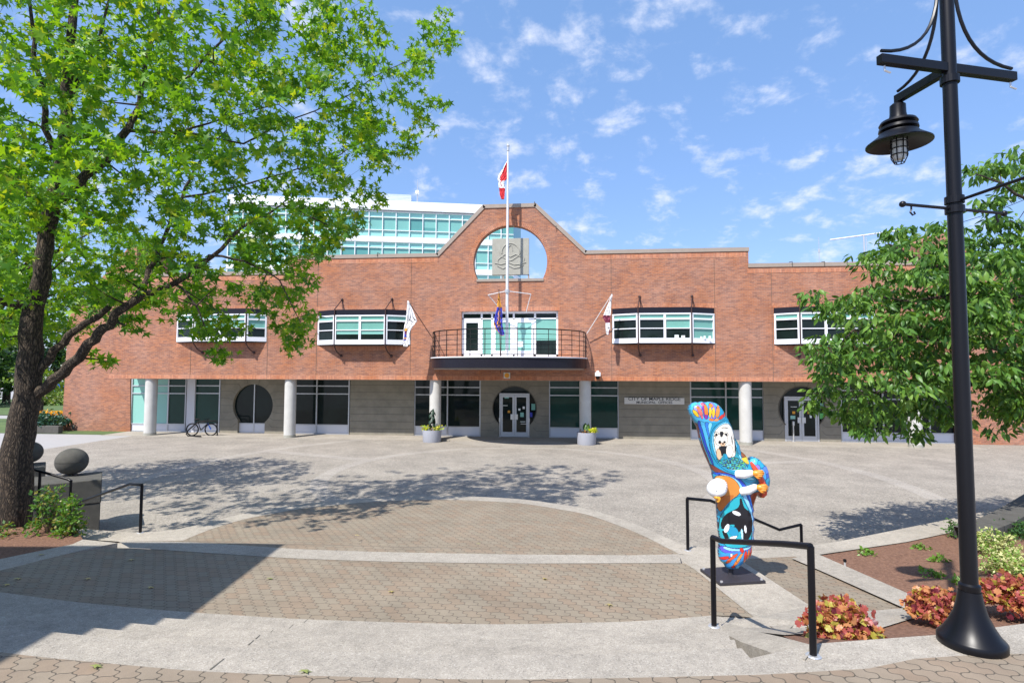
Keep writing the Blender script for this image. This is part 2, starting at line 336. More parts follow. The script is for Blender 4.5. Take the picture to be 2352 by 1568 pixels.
def smooth_tab(tab, n=60):
    xs = np.linspace(tab[0][0], tab[-1][0], n); tx = [t[0] for t in tab]; ty = [t[1] for t in tab]
    co = np.interp(xs, tx, ty); k = np.array([1, 2, 3, 2, 1])/9.0; pad = np.concatenate([[2*co[0]-co[2], 2*co[0]-co[1]], co, [2*co[-1]-co[-2], 2*co[-1]-co[-3]]])
    return list(zip(xs, np.convolve(pad, k, 'valid')))
# ------------------------------------------------------------------ GROUND
L0, L1, L2, LP = -2.2, -2.75, -2.95, -3.75
g = MB(); g.quad((-600, -300, -0.03), (600, -300, -0.03), (600, 900, -0.03), (-600, 900, -0.03)); structure(g, 'ground', 'road')
# lower plaza in front of the hall
g = MB(); g.quad((-24.6, -19.5, 0), (40, -19.5, 0), (40, 3, 0), (-24.6, 3, 0)); structure(g, 'plaza', 'agg')
g = MB(); g.quad((-120, -26, 0.0), (-24.6, -26, 0.0), (-24.6, 0.3, 0.0), (-120, 0.3, 0.0)); structure(g, 'side_path', 'road')
g = MB(); g.quad((-160, 0.3, 0.01), (-24.6, 0.3, 0.01), (-24.6, 9, 0.01), (-160, 9, 0.01))
g.quad((-160, 12, 0.01), (-20, 12, 0.01), (-20, 34, 0.01), (-160, 34, 0.01)); structure(g, 'lawn', 'lawn')
# light concrete bands set in the plaza
def stripband(tab, wpx, zc, lift, name, m='band'):
    t = tab; mb = MB(); P = [onZ(u, v, zc) for u, v in t]; Q = [onZ(u, v+wpx(u, v), zc) for u, v in t]
    for i in range(len(t)-1):
        mb.quad(*[(q.x, q.y, q.z+lift) for q in (P[i], P[i+1], Q[i+1], Q[i])])
    return structure(mb, name, m)
def circpts(c, r, a0, a1, n=48): return [(c.x+r*math.cos(R(a0+(a1-a0)*i/n)), c.y+r*math.sin(R(a0+(a1-a0)*i/n))) for i in range(n+1)]
def ring(c, r0, r1, a0, a1, z, name, m='pband'):
    A = circpts(c, r0, a0, a1); B = circpts(c, r1, a0, a1); mb = MB()
    for i in range(len(A)-1): mb.quad((*A[i], z), (*A[i+1], z), (*B[i+1], z), (*B[i], z))
    return structure(mb, name, m)
pc = onZ(1190, 1088, LP)
ring(pc, 6.6, 7.15, -30, 250, 0.004, 'plaza_ring')
ring(onZ(1176, 1006, LP), 0.01, 3.6, 180, 360, 0.004, 'entrance_apron')
ring(pc, 12.6, 13.2, -12, 200, 0.004, 'plaza_ring')
g = MB()
for a in (20, 160):
    d = Vector((math.cos(R(a)), math.sin(R(a)), 0)); n_ = Vector((-d.y, d.x, 0))*0.3
    A = Vector((pc.x, pc.y, 0.005))+d*7.15; B = A+d*5.4; g.quad(A-n_, B-n_, B+n_, A+n_)
structure(g, 'plaza_band', 'pband')
g = MB(); g.box(XX(300, 2.0), XX(2200, 2.0), 0.0, 2.0, 0.0, 0.02); structure(g, 'arcade_pavement', 'band')
# stairs: bottom edge B (level L1), top edge A (level L0)
tabB = smooth_tab([(-700, 1240), (-300, 1310), (0, 1359), (163, 1381), (376, 1401), (686, 1421), (1000, 1431), (1176, 1433), (1470, 1426), (1640, 1412)])
tabA = smooth_tab([(-700, 1400), (-300, 1455), (0, 1496), (67, 1506), (458, 1541), (686, 1550), (1000, 1558), (1176, 1560), (1470, 1555), (1755, 1548)])
def fv(tab, u): return float(np.interp(u, [t[0] for t in tab], [t[1] for t in tab]))
us = np.linspace(-700, 1640, 61)
fr = [0.13, 0.27, 0.41, 0.555, 1.0]; lev = [L1 + (L0-L1)*i/4 for i in range(5)]
curves = []
for k, f_ in enumerate(fr):
    c = []
    for u in us:
        s_ = (u+700)/2340; uu = u + (f_*115)*max(0, (u-1176)/464)
        vb, va = fv(tabB, u), fv(tabA, u if u < 1176 else min(1755, u+115*(u-1176)/464))
        c.append(onZ(uu if u > 1176 else u, vb+(va-vb)*f_, lev[min(k+1, 4)]))
    curves.append(c)
cb0 = [onZ(u, fv(tabB, u), L1) for u in us]
g = MB()
for i in range(len(us)-1):
    def z(q, zz_): return (q.x, q.y, HC+zz_)
    g.quad(z(cb0[i], L1), z(cb0[i+1], L1), z(curves[0][i+1], L1), z(curves[0][i], L1))
    for k in range(4):
        a, b = curves[k], curves[k+1]
        g.quad(z(a[i], lev[k]), z(a[i+1], lev[k]), z(a[i+1], lev[k+1]), z(a[i], lev[k+1]))
        g.quad(z(a[i], lev[k+1]), z(a[i+1], lev[k+1]), z(b[i+1], lev[k+1]), z(b[i], lev[k+1]))
structure(g, 'steps', 'step')
# cracks across the steps
g = MB()
for (a, b) in (((482, 1538), (515, 1512)), ((570, 1481), (583, 1470)), ((587, 1467), (597, 1458)), ((622, 1452), (628, 1446)), ((664, 1443), (674, 1434)), ((698, 1430), (708, 1421))):
    zc = interp([(1420, L1+.07), (1440, L1+.2), (1470, L1+.35), (1500, L0), (1600, L0)], a[1])
    zc = min(lev, key=lambda q: abs(q-zc))
    p, q = onZ(*a, zc), onZ(*b, zc); w = (q-p).cross(Vector((0, 0, 1))).normalized()*0.006; e = Vector((0, 0, 0.004))
    g.quad(p+w+e, q+w*.6+e, q-w*.6+e, p-w+e)
structure(g, 'step_cracks', 'groove')
g = MB(); flat(g, [(1480, 1238), (1700, 1268), (1900, 1262), (2130, 1400), (1900, 1470), (1650, 1450), (1540, 1300)], L2-.03); structure(g, 'terrace_base', 'step')
g = MB(); flat(g, [(140, 1222), (480, 1222), (480, 1275), (190, 1280)], L2-.03); structure(g, 'terrace_base', 'step')
g = MB(); flat(g, [(1590, 1414), (1700, 1400), (1730, 1455), (1640, 1455)], L1-.012); structure(g, 'terrace_base', 'step')
# upper landing: pavers nearest the eye
g = MB(); top = [(u, fv(tabA, u)) for u in np.linspace(-700, 1755, 40)]
flat(g, [(p[0], p[1]) for p in top] + [(1995, 1534), (2100, 1512), (2200, 1505), (2352, 1500), (2700, 1490), (3600, 2400), (1176, 3200), (-1500, 2400)], L0)
structure(g, 'landing_paving', 'paver2')
# landing concrete at the right
zr = lambda v: interp([(1000, -2.95), (1270, -2.95), (1396, -2.78), (1457, -2.5), (1472, -2.25), (1480, L0), (3000, L0)], v)
g = MB(); flat(g, [(1500, 1552), (1755, 1549), (1995, 1534), (2100, 1512), (2200, 1505), (2352, 1500), (2700, 1490), (2700, 1400), (2352, 1430), (2160, 1455), (1846, 1478), (1800, 1492), (1700, 1515), (1500, 1530)], L0, lift=-.004)
structure(g, 'landing_edge', 'step')
g = MB(); le_ = [(1640, 1441), (1700, 1472), (1770, 1497), (1850, 1513)]; ri_ = [(1668, 1428), (1742, 1450), (1800, 1463), (1872, 1482)]; zc_ = [-2.68, -2.5, -2.33, L0+.01]
for i in range(3):
    a, b, c, d = onZ(*le_[i], zc_[i]), onZ(*le_[i+1], zc_[i+1]), onZ(*ri_[i+1], zc_[i+1]), onZ(*ri_[i], zc_[i]); D5 = Vector((0, 0, -.6))
    g.quad(a, b, c, d); g.quad(a+D5, b+D5, b, a); g.quad(d+D5, c+D5, c, d)
structure(g, 'stair_cheek', 'band')
# near pavers (level L1), mid band, far pavers (L2)
bt = smooth_tab([(-700, 1500), (-200, 1345), (0, 1311), (100, 1284), (200, 1260), (270, 1255), (452, 1268), (686, 1283), (900, 1290), (1176, 1294), (1470, 1293), (1564, 1293)])
btop = smooth_tab([(271, 1243), (420, 1243), (686, 1261), (900, 1268), (1176, 1273), (1470, 1275), (1560, 1272)], 40)
g = MB(); flat(g, bt + [(1574, 1293), (1640, 1335), (1746, 1418), (1640, 1412)] + [(u, fv(tabB, u)) for u in us[::-1][1:]], L1); structure(g, 'terrace_paving', 'paver')
mid = [p for p in bt if p[0] >= 268]
g = MB(); flat(g, [(271, 1243)] + btop[1:] + mid[::-1], L1, lift=0.004); structure(g, 'terrace_band', 'step')
arc = smooth_tab([(420, 1241), (470, 1219), (560, 1191), (700, 1166), (850, 1152), (950, 1148), (1050, 1147), (1200, 1155), (1350, 1180), (1470, 1225), (1560, 1272)], 60)
g = MB()
mid2 = [onZ(u, v, L1) for u, v in btop]; far = [onZ(u, v, L2) for u, v in arc]
tri = [(p.x, p.y) for p in far] + [(p.x, p.y) for p in mid2[::-1]]
ts = tessellate_polygon([[Vector((a, b, 0)) for a, b in tri]]); g.v += [(p.x, p.y, HC+L2+.0) for p in far] + [(p.x, p.y, HC+L1) for p in mid2[::-1]]
for t in ts: g.f.append(tuple(t)); g.m.append(0)
structure(g, 'upper_paving', 'paver')
outer = smooth_tab([(175, 1213), (322, 1224), (420, 1215), (470, 1200), (560, 1178), (700, 1156), (850, 1143), (950, 1139), (1050, 1138), (1200, 1145), (1350, 1167), (1470, 1205), (1580, 1258), (1728, 1267), (1900, 1248), (2190, 1190), (2300, 1165), (2500, 1120)], 90)
P = [onZ(u, v, L2) for u, v in outer]
inn = [(190, 1238), (271, 1243)] + arc[0:] + [(1690, 1284), (1816, 1282), (1872, 1274), (1890, 1272), (2082, 1244), (2214, 1216), (2330, 1190), (2500, 1150)]
Q = [onZ(u, v, L2) for u, v in inn]
ts = tessellate_polygon([[Vector((p.x, p.y, 0)) for p in P+Q[::-1]]]); g = MB(); g.v += [(p.x, p.y, HC+L2+0.002) for p in P+Q[::-1]]
for t in ts: g.f.append(tuple(t)); g.m.append(0)
# steps hidden behind, going down to the plaza
ctr = onZ(1000, 1250, L2)
def off(p, d):
    q = Vector((p.x-ctr.x, p.y-ctr.y, 0)); q.normalize(); return p+q*d
zs = [HC+L2+.002-0.16*i for i in range(6)]; zs[-1] = 0.0
for i in range(len(P)-1):
    for k in range(5):
        a, b = off(P[i], .3*k), off(P[i+1], .3*k); c, d = off(P[i], .3*(k+1)), off(P[i+1], .3*(k+1))
        g.quad((a.x, a.y, zs[k]), (b.x, b.y, zs[k]), (b.x, b.y, zs[k+1]), (a.x, a.y, zs[k+1]))
        if k < 4: g.quad((a.x, a.y, zs[k+1]), (b.x, b.y, zs[k+1]), (d.x, d.y, zs[k+1]), (c.x, c.y, zs[k+1]))
structure(g, 'plaza_steps', 'band')
# right: diagonal path, side pavers, bands, planting bed
g = MB(); flat(g, [(1552, 1273), (1690, 1281), (1706, 1290), (1864, 1393), (1802, 1457), (1732, 1418)], zf=lambda v: interp([(1200, L1), (1420, L1), (1457, -2.6)], v), lift=.006); structure(g, 'diagonal_path', 'band')
g = MB(); flat(g, [(1685, 1284), (1826, 1277), (1908, 1308), (2100, 1398), (1995, 1410), (1845, 1398)], zf=lambda v: interp([(1270, -2.95), (1400, -2.78)], v)); structure(g, 'side_paving', 'paver')
g = MB(); flat(g, [(1818, 1281), (1880, 1272), (2109, 1372), (2091, 1394), (2078, 1396), (1890, 1312)], zf=lambda v: zr(v)+.03); structure(g, 'bed_edging', 'band')
g = MB(); flat(g, [(1650, 1440, -2.72), (1670, 1425, L1+.008), (1732, 1416), (1864, 1391), (1995, 1402), (2091, 1394), (2140, 1405), (2020, 1442), (1802, 1457)], zf=lambda v: zr(v)+.01); structure(g, 'path_end', 'band')
g = MB()
flat(g, [(1868, 1276), (2082, 1244), (2214, 1216), (2330, 1190), (2500, 1150), (2900, 1150), (2900, 1400), (2352, 1430), (2160, 1455), (1846, 1478), (1798, 1457), (2020, 1441), (2140, 1404), (2092, 1376)], zf=zr, lift=-.01)
structure(g, 'planting_bed', 'soil')
# left bed and kerb
g = MB(); flat(g, [(-900, 1500), (-300, 1345), (0, 1283), (166, 1249), (190, 1238), (175, 1213), (60, 1200), (-200, 1190), (-900, 1190)], L2+.12); structure(g, 'mulch_bed', 'soil')
g = MB(); KO = [(-300, 1390), (-200, 1360), (0, 1311), (100, 1284), (200, 1260), (270, 1246), (190, 1238), (166, 1249), (0, 1283), (-300, 1345)]
a_ = flat(g, KO, L2+.14); g2 = g
for (p, q) in zip(a_[:5], a_[1:6]): g.quad(p, q, (q[0], q[1], HC+L2-.1), (p[0], p[1], HC+L2-.1))
structure(g, 'bed_kerb', 'step')
# curved dark seat wall at the right
wl = thing('seat_wall', onZ(2320, 1180, L2), 'low curved dark stone wall between the plaza and planting bed at right', 'wall')
g = MB(); wp = smooth_tab([(2190, 1208), (2253, 1190), (2310, 1160), (2352, 1133), (2480, 1060)], 14); W0 = [onZ(u, v, -2.72) for u, v in wp]
for i in range(len(W0)-1):
    a, b = W0[i], W0[i+1]; n_ = (b-a).cross(Vector((0, 0, 1))).normalized()*.45; z0 = 0.0
    for (p, q, r_, s_) in ((a, b, b+n_, a+n_),): g.quad(p, q, r_, s_)
    for p, q in ((a, b), (a+n_, b+n_)): g.quad((p.x, p.y, z0), (q.x, q.y, z0), q, p)
g.build('wall', 'stone', wl)

# ------------------------------------------------------------------ CITY HALL
YW = 2.0
hall = thing('city_hall', (XX(1176), 0, 0), 'long two storey red brick municipal hall with a chamfered gable and round opening', 'building')
z_soff = 3.24
zR = (ZZ(1005, 583)+ZZ(1345, 578)+ZZ(664, 592)+ZZ(1719, 573))/4
zW = (ZZ(1722, 608)+ZZ(2150, 603))/2
zT = (ZZ(1112, 474)+ZZ(1230, 470))/2
xl, xr = XX(249), XX(2205)
outer = [(xl, z_soff), (xr, z_soff), (xr, zW), (XX(1719, 0, 590), zW), (XX(1719, 0, 590), zR), (XX(1345, 0, 578), zR), (XX(1230, 0, 470), zT), (XX(1111, 0, 470), zT), (XX(1005, 0, 583), zR), (XX(664, 0, 600), zR), (XX(664, 0, 600), zW), (xl, zW)]
hc = onY(1171.5, 601.5); hr = (XX(1256, 0, 600)-XX(1087, 0, 600))/2; zch = ZZ(1172, 641)
a0 = math.asin((zch-hc.z)/hr)
hole = [(hc.x+hr*math.cos(a), hc.z+hr*math.sin(a)) for a in np.linspace(a0, math.pi-a0, 49)]
bays = [(408, 712, 612, 787, 445, 565), (731, 714, 942, 794, 768, 885), (1406, 709, 1642, 791, 1466, 1589), (1777, 707, 2012, 793, 1838, 1958)]
def rloop(x0, x1, z0, z1): return [(x0, z0), (x1, z0), (x1, z1), (x0, z1)]
holes = [hole]; BR = []
for b in bays:
    x0, x1, z0, z1 = rect(b[0], b[1], b[2], b[3], 0); BR.append((x0, x1, z0, z1, b)); holes.append(rloop(x0, x1, z0, z1))
dx0, dx1, dz0, dz1 = rect(1060, 715, 1282, 818, 0); holes.append(rloop(dx0, dx1, dz0, dz1))
w = MB().prism(outer, holes, lambda a, b, t: (a, 0.45*t, b), 0)
w.build('upper_wall', 'brick', hall)
# masses behind the facade so light does not leak
g = MB(); g.box(xl+.1, xr-.1, 3.2, 18, 0.1, zch-.2); g.box(xl+.02, xr-.02, 0.46, 3.19, z_soff+.01, z_soff+.2)
g.box(XX(664)+.1, XX(1050), .5, 17.9, zW-.5, zR-.3); g.box(XX(1290), XX(1719)-.1, .5, 17.9, zW-.5, zR-.3)
g.build('roof', 'conc', hall)
# soldier courses, joints, copings
g = MB()
g.box(xl-.003, xr+.003, -.012, -.002, z_soff, z_soff+.24)
g.box(XX(664)+.02, XX(1005)-.05, -.012, -.002, zR-.42, zR-.18); g.box(XX(1345)+.05, XX(1719)-.02, -.012, -.002, zR-.42, zR-.18)
g.box(XX(1719)+.04, xr-.02, -.012, -.002, zW-.42, zW-.18); g.box(xl+.02, XX(664)-.04, -.012, -.002, zW-.42, zW-.18)
for x0, x1, z0, z1, b in BR: g.box(x0-.1, x1+.1, -.010, -.002, z1, z1+.24); g.box(x0, x1, -.010, -.002, z0-.24, z0)
g.box(dx0-.1, dx1+.1, -.010, -.002, dz1, dz1+.24)
g.build('soldier_course', 'soldier', hall)
g = MB()    # radial arch ring round the opening
aa = np.linspace(a0, math.pi-a0, 90)
for i in range(89):
    if i % 1 == 0:
        q0, q1 = aa[i]+.004, aa[i+1]-.004
        g.quad(*[(hc.x+r_*math.cos(q), -.008, hc.z+r_*math.sin(q)) for r_, q in ((hr+.003, q0), (hr+.003, q1), (hr+.26, q1), (hr+.26, q0))])
g.build('arch_ring', 'soldier', hall)
for u in (437, 613, 726, 942, 1405, 1644, 1776, 2014): MB().box(XX(u)-.006, XX(u)+.006, -.013, -.001, z_soff, (zR-.2) if 664 < u < 1719 else zW-.2).build('control_joint', 'groove', hall)
def coping(mb, p, q, th=.2):
    p, q = Vector(p), Vector(q); d = (q-p).normalized(); nrm = Vector((-d.z, 0, d.x)); 
    if nrm.z < 0: nrm = -nrm
    mb.obox((p+q)/2+nrm*(th/2-.12)+Vector((0, .22, 0)), (q-p)/2+d*.03, (0, .27, 0), nrm*th/2)
g = MB(); o = outer
for i in range(2, 11):
    if abs(o[i][0]-o[i+1][0]) < .01: continue
    coping(g, (o[i][0], 0, o[i][1]), (o[i+1][0], 0, o[i+1][1]))
coping(g, (hole[-1][0]-.02, 0, zch), (hole[0][0]+.02, 0, zch), .14)
g.build('coping', 'coping', hall)
g = MB()
for u, v in ((1228, 468), (1277, 523), (1818, 605), (1892, 605), (1944, 604), (868, 585)):
    p = onY(u, v, .02); MB().tube([p+Vector((0, -.1, -.1)), p+Vector((0, -.1, .08)), p+Vector((0, .3, .12))], .02, 5).build('coping_clip', 'groove', hall)
# end walls (set back with the arcade wall)
def endwall(pts, name):
    g = MB(); P = [onY(u, v, YW) for u, v in pts]; g.prism([(p.x, p.z) for p in P], [], lambda a, b, t: (a, YW+3.0*t, b), 0); return g.build(name, 'brick', hall)
endwall([(141, 1003), (299, 1003), (299, 870), (249, 866), (315, 640), (314, 563), (298, 563), (268, 604), (231, 640), (200, 690), (158, 712)], 'end_wall')
pr = [onY(u, v, YW) for u, v in [(2204, 1032), (2204, 870)]]
g = MB(); X0 = XX(2204, YW); g.box(X0, X0+9, YW, YW+3, -.02, 5.2)
g.prism([(X0-.6, 5.0), (X0+9, 5.0), (X0+9, 7.5), (X0+.75, ZZ(2225, 610, YW)), (X0+.55, ZZ(2215, 560, YW)), (X0+.1, ZZ(2195, 533, YW)), (X0-.7, ZZ(2170, 533, YW)), (X0-1.0, ZZ(2155, 545, YW)), (X0-1.0, 7.0)], [], lambda a, b, t: (a, YW+.02+3*t, b), 0)
g.build('end_wall', 'brick', hall)
for u, v in ((168.5, 980), (2346, 985)): p = onY(u, v, YW); MB().box(p.x-.1, p.x+.1, YW-.03, YW+.02, p.z-.13, p.z+.13).build('wall_vent', 'groove', hall)
# columns
for u0, u1, vb in ((335, 362, 1004), (656, 680, 1006), (988, 1013, 1010), (1331, 1357, 1014), (1697, 1725, 1020), (2082, 2114, 1026)):
    x0, x1 = XX(u0, .45, 940), XX(u1, .45, 940); r_ = .31; c = ((x0+x1)/2, .06+r_, 0)
    g = MB().lathe([(r_, 0.16), (r_, z_soff)], c, 28); o = g.build('column', 'column', hall, smooth=True)
    MB().lathe([(r_+.012, 0.0), (r_+.012, .155)], c, 28).build('base', 'relief', o, smooth=True)
g = MB(); g.box(xl+.01, xr-.01, 0.46, 2.6, z_soff-.03, z_soff+.005); g.build('soffit', 'relief', hall)
# arcade wall: concrete panels
ztop = z_soff-.03
def cx(u): return XX(u, YW, 930)
def conc_panel(u0, u1, circ=None, door=None, lines=True):
    x0, x1 = cx(u0), cx(u1); g = MB(); ol = [(x0, 0), (x1, 0), (x1, ztop), (x0, ztop)]; hs = []
    if circ:
        c = onY(circ[0], circ[1], YW); r_ = abs(cx(circ[0]+circ[2])-cx(circ[0])); bx0, bx1 = cx(door[0]), cx(door[1])
        zc_ = 0; al = math.acos(min(1, (bx1-c.x)/r_)); be = math.pi-math.acos(min(1, (c.x-bx0)/r_))
        arcp = [(c.x+r_*math.cos(a), c.z+r_*math.sin(a)) for a in np.linspace(-al, math.pi*2-(2*math.pi-(be))*1 if False else be+ (math.pi-be)*2, 41)]
        ol = [(x0, 0), (bx0, 0)] + arcp[::-1] + [(bx1, 0), (x1, 0), (x1, ztop), (x0, ztop)]
    g.prism(ol, [], lambda a, b, t: (a, YW+.35*t, b), 0)
    o = g.build('concrete_wall', 'conc', hall)
    j = MB(); zs_ = [0.42*i+.38 for i in range(7)]
    for z in zs_:
        if z > ztop-.1: continue
        segs = [(x0, x1)]
        if circ:
            c2, rr = c, r_+.3; dz = abs(z-c.z)
            if dz < rr+.1: h_ = math.sqrt(max(rr*rr-dz*dz, .15)); segs = [(x0, c2.x-h_), (c2.x+h_, x1)]
            if door and z < c.z: segs = [(x0, min(c2.x-r_*0.9-.1, segs[0][1])), (max(c2.x+r_*.9+.1, segs[1][0] if len(segs) > 1 else 0), x1)]
            if len(segs) > 1:
                for sgn, xx in ((-1, segs[0][1]), (1, segs[1][0])):
                    d = Vector((c2.x-xx, 0, c2.z-z)); d.normalize(); e_ = Vector((xx, YW-.002, z)); j.bar(e_, e_+d*.28, .012, .012)
        for a, b in segs:
            if b > a: j.box(a, b, YW-.008, YW+.001, z-.008, z+.008)
    if circ:
        for a in (75, 105): 
            e_ = Vector((c.x+r_*math.cos(R(a)), YW-.002, c.z+r_*math.sin(R(a)))); j.bar(e_, e_+Vector((math.cos(R(a)), 0, math.sin(R(a))))*.45, .012, .012)
    j.build('groove', 'groove', o)
    return (c, r_) if circ else None
def window(u0, u1, mull, vt, vs, vb, glass, panes=None):
    """arcade window: frame, transoms, kick panels, panes behind"""
    Yg = YW+.12; x0, x1 = XX(u0, Yg, 930), XX(u1, Yg, 930); um = (u0+u1)/2
    zs_ = [ZZ(um, v, Yg) for v in vt]; zsl = ZZ(um, vs, Yg)
    ms = [x0]+[XX(m, Yg, 930) for m in mull]+[x1]; fw = .035
    f = MB()
    for x in ms: f.box(x-fw, x+fw, Yg-.06, Yg+.04, .02, ztop)
    for z in zs_+[zsl]: f.box(x0+fw, x1-fw, Yg-.055, Yg+.035, z-.03, z+.03)
    f.box(x0+fw, x1-fw, Yg-.055, Yg+.035, .02, .09)
    fo = f.build('window', 'alu', hall)
    k = MB()
    for a, b in zip(ms, ms[1:]): k.box(a+fw+.01, b-fw-.01, Yg-.02, Yg+.0, .092, zsl-.032)
    k.build('kick_panel', 'kick', fo)
    zz_ = [zsl]+zs_[::-1]+[ztop]
    for i, (a, b) in enumerate(zip(ms, ms[1:])):
        gm = glass[i] if isinstance(glass, list) else glass
        p = MB()
        for c_, d_ in zip(zz_, zz_[1:]): p.box(a+fw, b-fw, Yg+.01, Yg+.02, c_+.03, d_-.03)
        p.build('pane', gm, fo)
    return fo
VT1 = (886, 903); 
window(303, 427, [387], (885.6, 903), 973, 991, ['blindl', 'glassg'])
window(447, 505, [], (885.6, 903), 973, 991, 'glassg')
g = MB(); g.box(cx(428), cx(446), YW+.02, YW+.2, .02, ztop); g.build('wall_panel', 'kick', hall)
c1 = conc_panel(506, 655, (580.5, 930.6, 46), (547, 609))
window(657, 802, [727.8], (886, 904), 975, 993, 'glass')
conc_panel(804, 951)
window(953, 1103, [1028], (889, 906.5), 979.5, 997, 'glass')
c2 = conc_panel(1104, 1261, (1181.8, 937.8, 51), (1146, 1217))
window(1262, 1420, [1343], (890, 908), 982.6, 1002, 'glassg')
conc_panel(1421, 1585)
window(1586, 1753, [1667], (892.4, 911.8), 988, 1008.7, 'glassg')
c3 = conc_panel(1754, 1930, (1842, 939, 54.5), (1801, 1882))
window(1931, 2190, [2007, 2027, 2081, 2133], (897, 916.6), 994, 1013, 'glass')
g = MB(); g.box(cx(2191), cx(2204), YW-.0, YW+.4, 0, ztop); g.build('jamb', 'brown', hall)
# round window
def roundglass(c, r_, nm):
    Yg = YW+.2; P = [(c.x+(r_+.03)*math.cos(a), c.z+(r_+.03)*math.sin(a)) for a in np.linspace(0, 2*math.pi, 48)[:-1]]
    return MB().prism(P, [], lambda a, b, t: (a, Yg+.02*t, b), 0), Yg
c, r_ = c1; gm, Yg = roundglass(c, r_, 'x'); rw = gm.build('round_window', 'glass', hall)
x0, x1 = cx(547), cx(609); zs0 = ZZ(578, 973, YW)
f = MB().box(c.x-.03, c.x+.03, Yg-.06, Yg-.002, .02, c.z+r_-.01).box(x0, x1, Yg-.055, Yg-.004, zs0-.03, zs0+.03).box(x0, x1, Yg-.055, Yg-.004, .02, .08)
f.build('frame', 'alu', rw)
MB().box(x0, x1, Yg-.03, Yg+.03, .0, zs0).build('kick_panel', 'kick', rw)
def doorset(cc, u0, u1, vt, vb, us_, extra):
    c, r_ = cc; gm, Yg = roundglass(c, r_, 'x'); dr = gm.build('round_doorway', 'glass', hall)
    t_ = MB()
    for i in range(48):
        a = 2*math.pi*i/48; b = 2*math.pi*(i+1)/48
        if c.z+r_*math.sin(a) < .9 and abs(c.x+r_*math.cos(a)-c.x) < 1.0: continue
        t_.bar((c.x+(r_-.01)*math.cos(a), YW+.0, c.z+(r_-.01)*math.sin(a)), (c.x+(r_-.01)*math.cos(b), YW+.0, c.z+(r_-.01)*math.sin(b)), .04, .05)
    t_.build('rim', 'groove', dr)
    x0, x1 = cx(u0), cx(u1); zt = ZZ((u0+u1)/2, vt, YW); xm = (x0+x1)/2
    f = MB().box(x0, x0+.07, YW+.02, YW+.19, .02, zt).box(x1-.07, x1, YW+.02, YW+.19, .02, zt).box(x0+.07, x1-.07, YW+.02, YW+.19, zt-.09, zt)
    f.build('door_frame', 'alu', dr)
    for s_ in (0, 1):
        a, b = (x0+.075, xm-.006) if s_ == 0 else (xm+.006, x1-.075)
        l_ = MB().box(a, a+.11, YW+.05, YW+.13, .03, zt-.1).box(b-.11, b, YW+.05, YW+.13, .03, zt-.1).box(a+.11, b-.11, YW+.05, YW+.13, .03, .3).box(a+.11, b-.11, YW+.05, YW+.13, zt-.22, zt-.1)
        l_.build('door', 'alu', hall)
        MB().box(a+.11, b-.11, YW+.08, YW+.09, .3, zt-.22).build('door_glass', 'glass', dr)
        hx = b-.09 if s_ == 0 else a+.09
        MB().box(hx-.12, hx+.10, YW+.02, YW+.045, 1.0, 1.3).build('push_plate', 'steel', dr)
    for (u, v, wd, ht, mm) in extra:
        p = onY(u, v, YW+.07); MB().box(p.x-wd/2, p.x+wd/2, YW+.06, YW+.072, p.z-ht/2, p.z+ht/2).build('notice', mm, dr)
doorset(c2, 1147, 1216, 903, 998, 1181, [(1199, 952, .2, .25, 'blindl'), (1193, 940, .12, .12, 'paper'), (1203, 936, .12, .14, 'steel'), (1225, 934, .22, .35, 'blind'), (1220, 952, .14, .25, 'fblue'), (1160, 931, .3, .035, 'paper'), (1201, 968, .3, .03, 'paper'), (1203, 973, .34, .03, 'steel'), (1169, 945, .13, .13, 'gold'), (1164, 912, .25, .12, 'blindl')])
doorset(c3, 1802, 1881, 910.5, 1010, 1842, [(1821, 958, .25, .18, 'blindl'), (1887, 955, .2, .3, 'fgreen'), (1887, 932, .2, .3, 'blind'), (1862, 956, .1, .16, 'paper'), (1823, 947, .14, .14, 'gold'), (1858, 947, .14, .14, 'gold'), (1823, 934, .32, .03, 'paper'), (1860, 934, .32, .03, 'paper')])
c, r_ = c2; g = MB()    # lit transom sticker pieces above the entrance doors
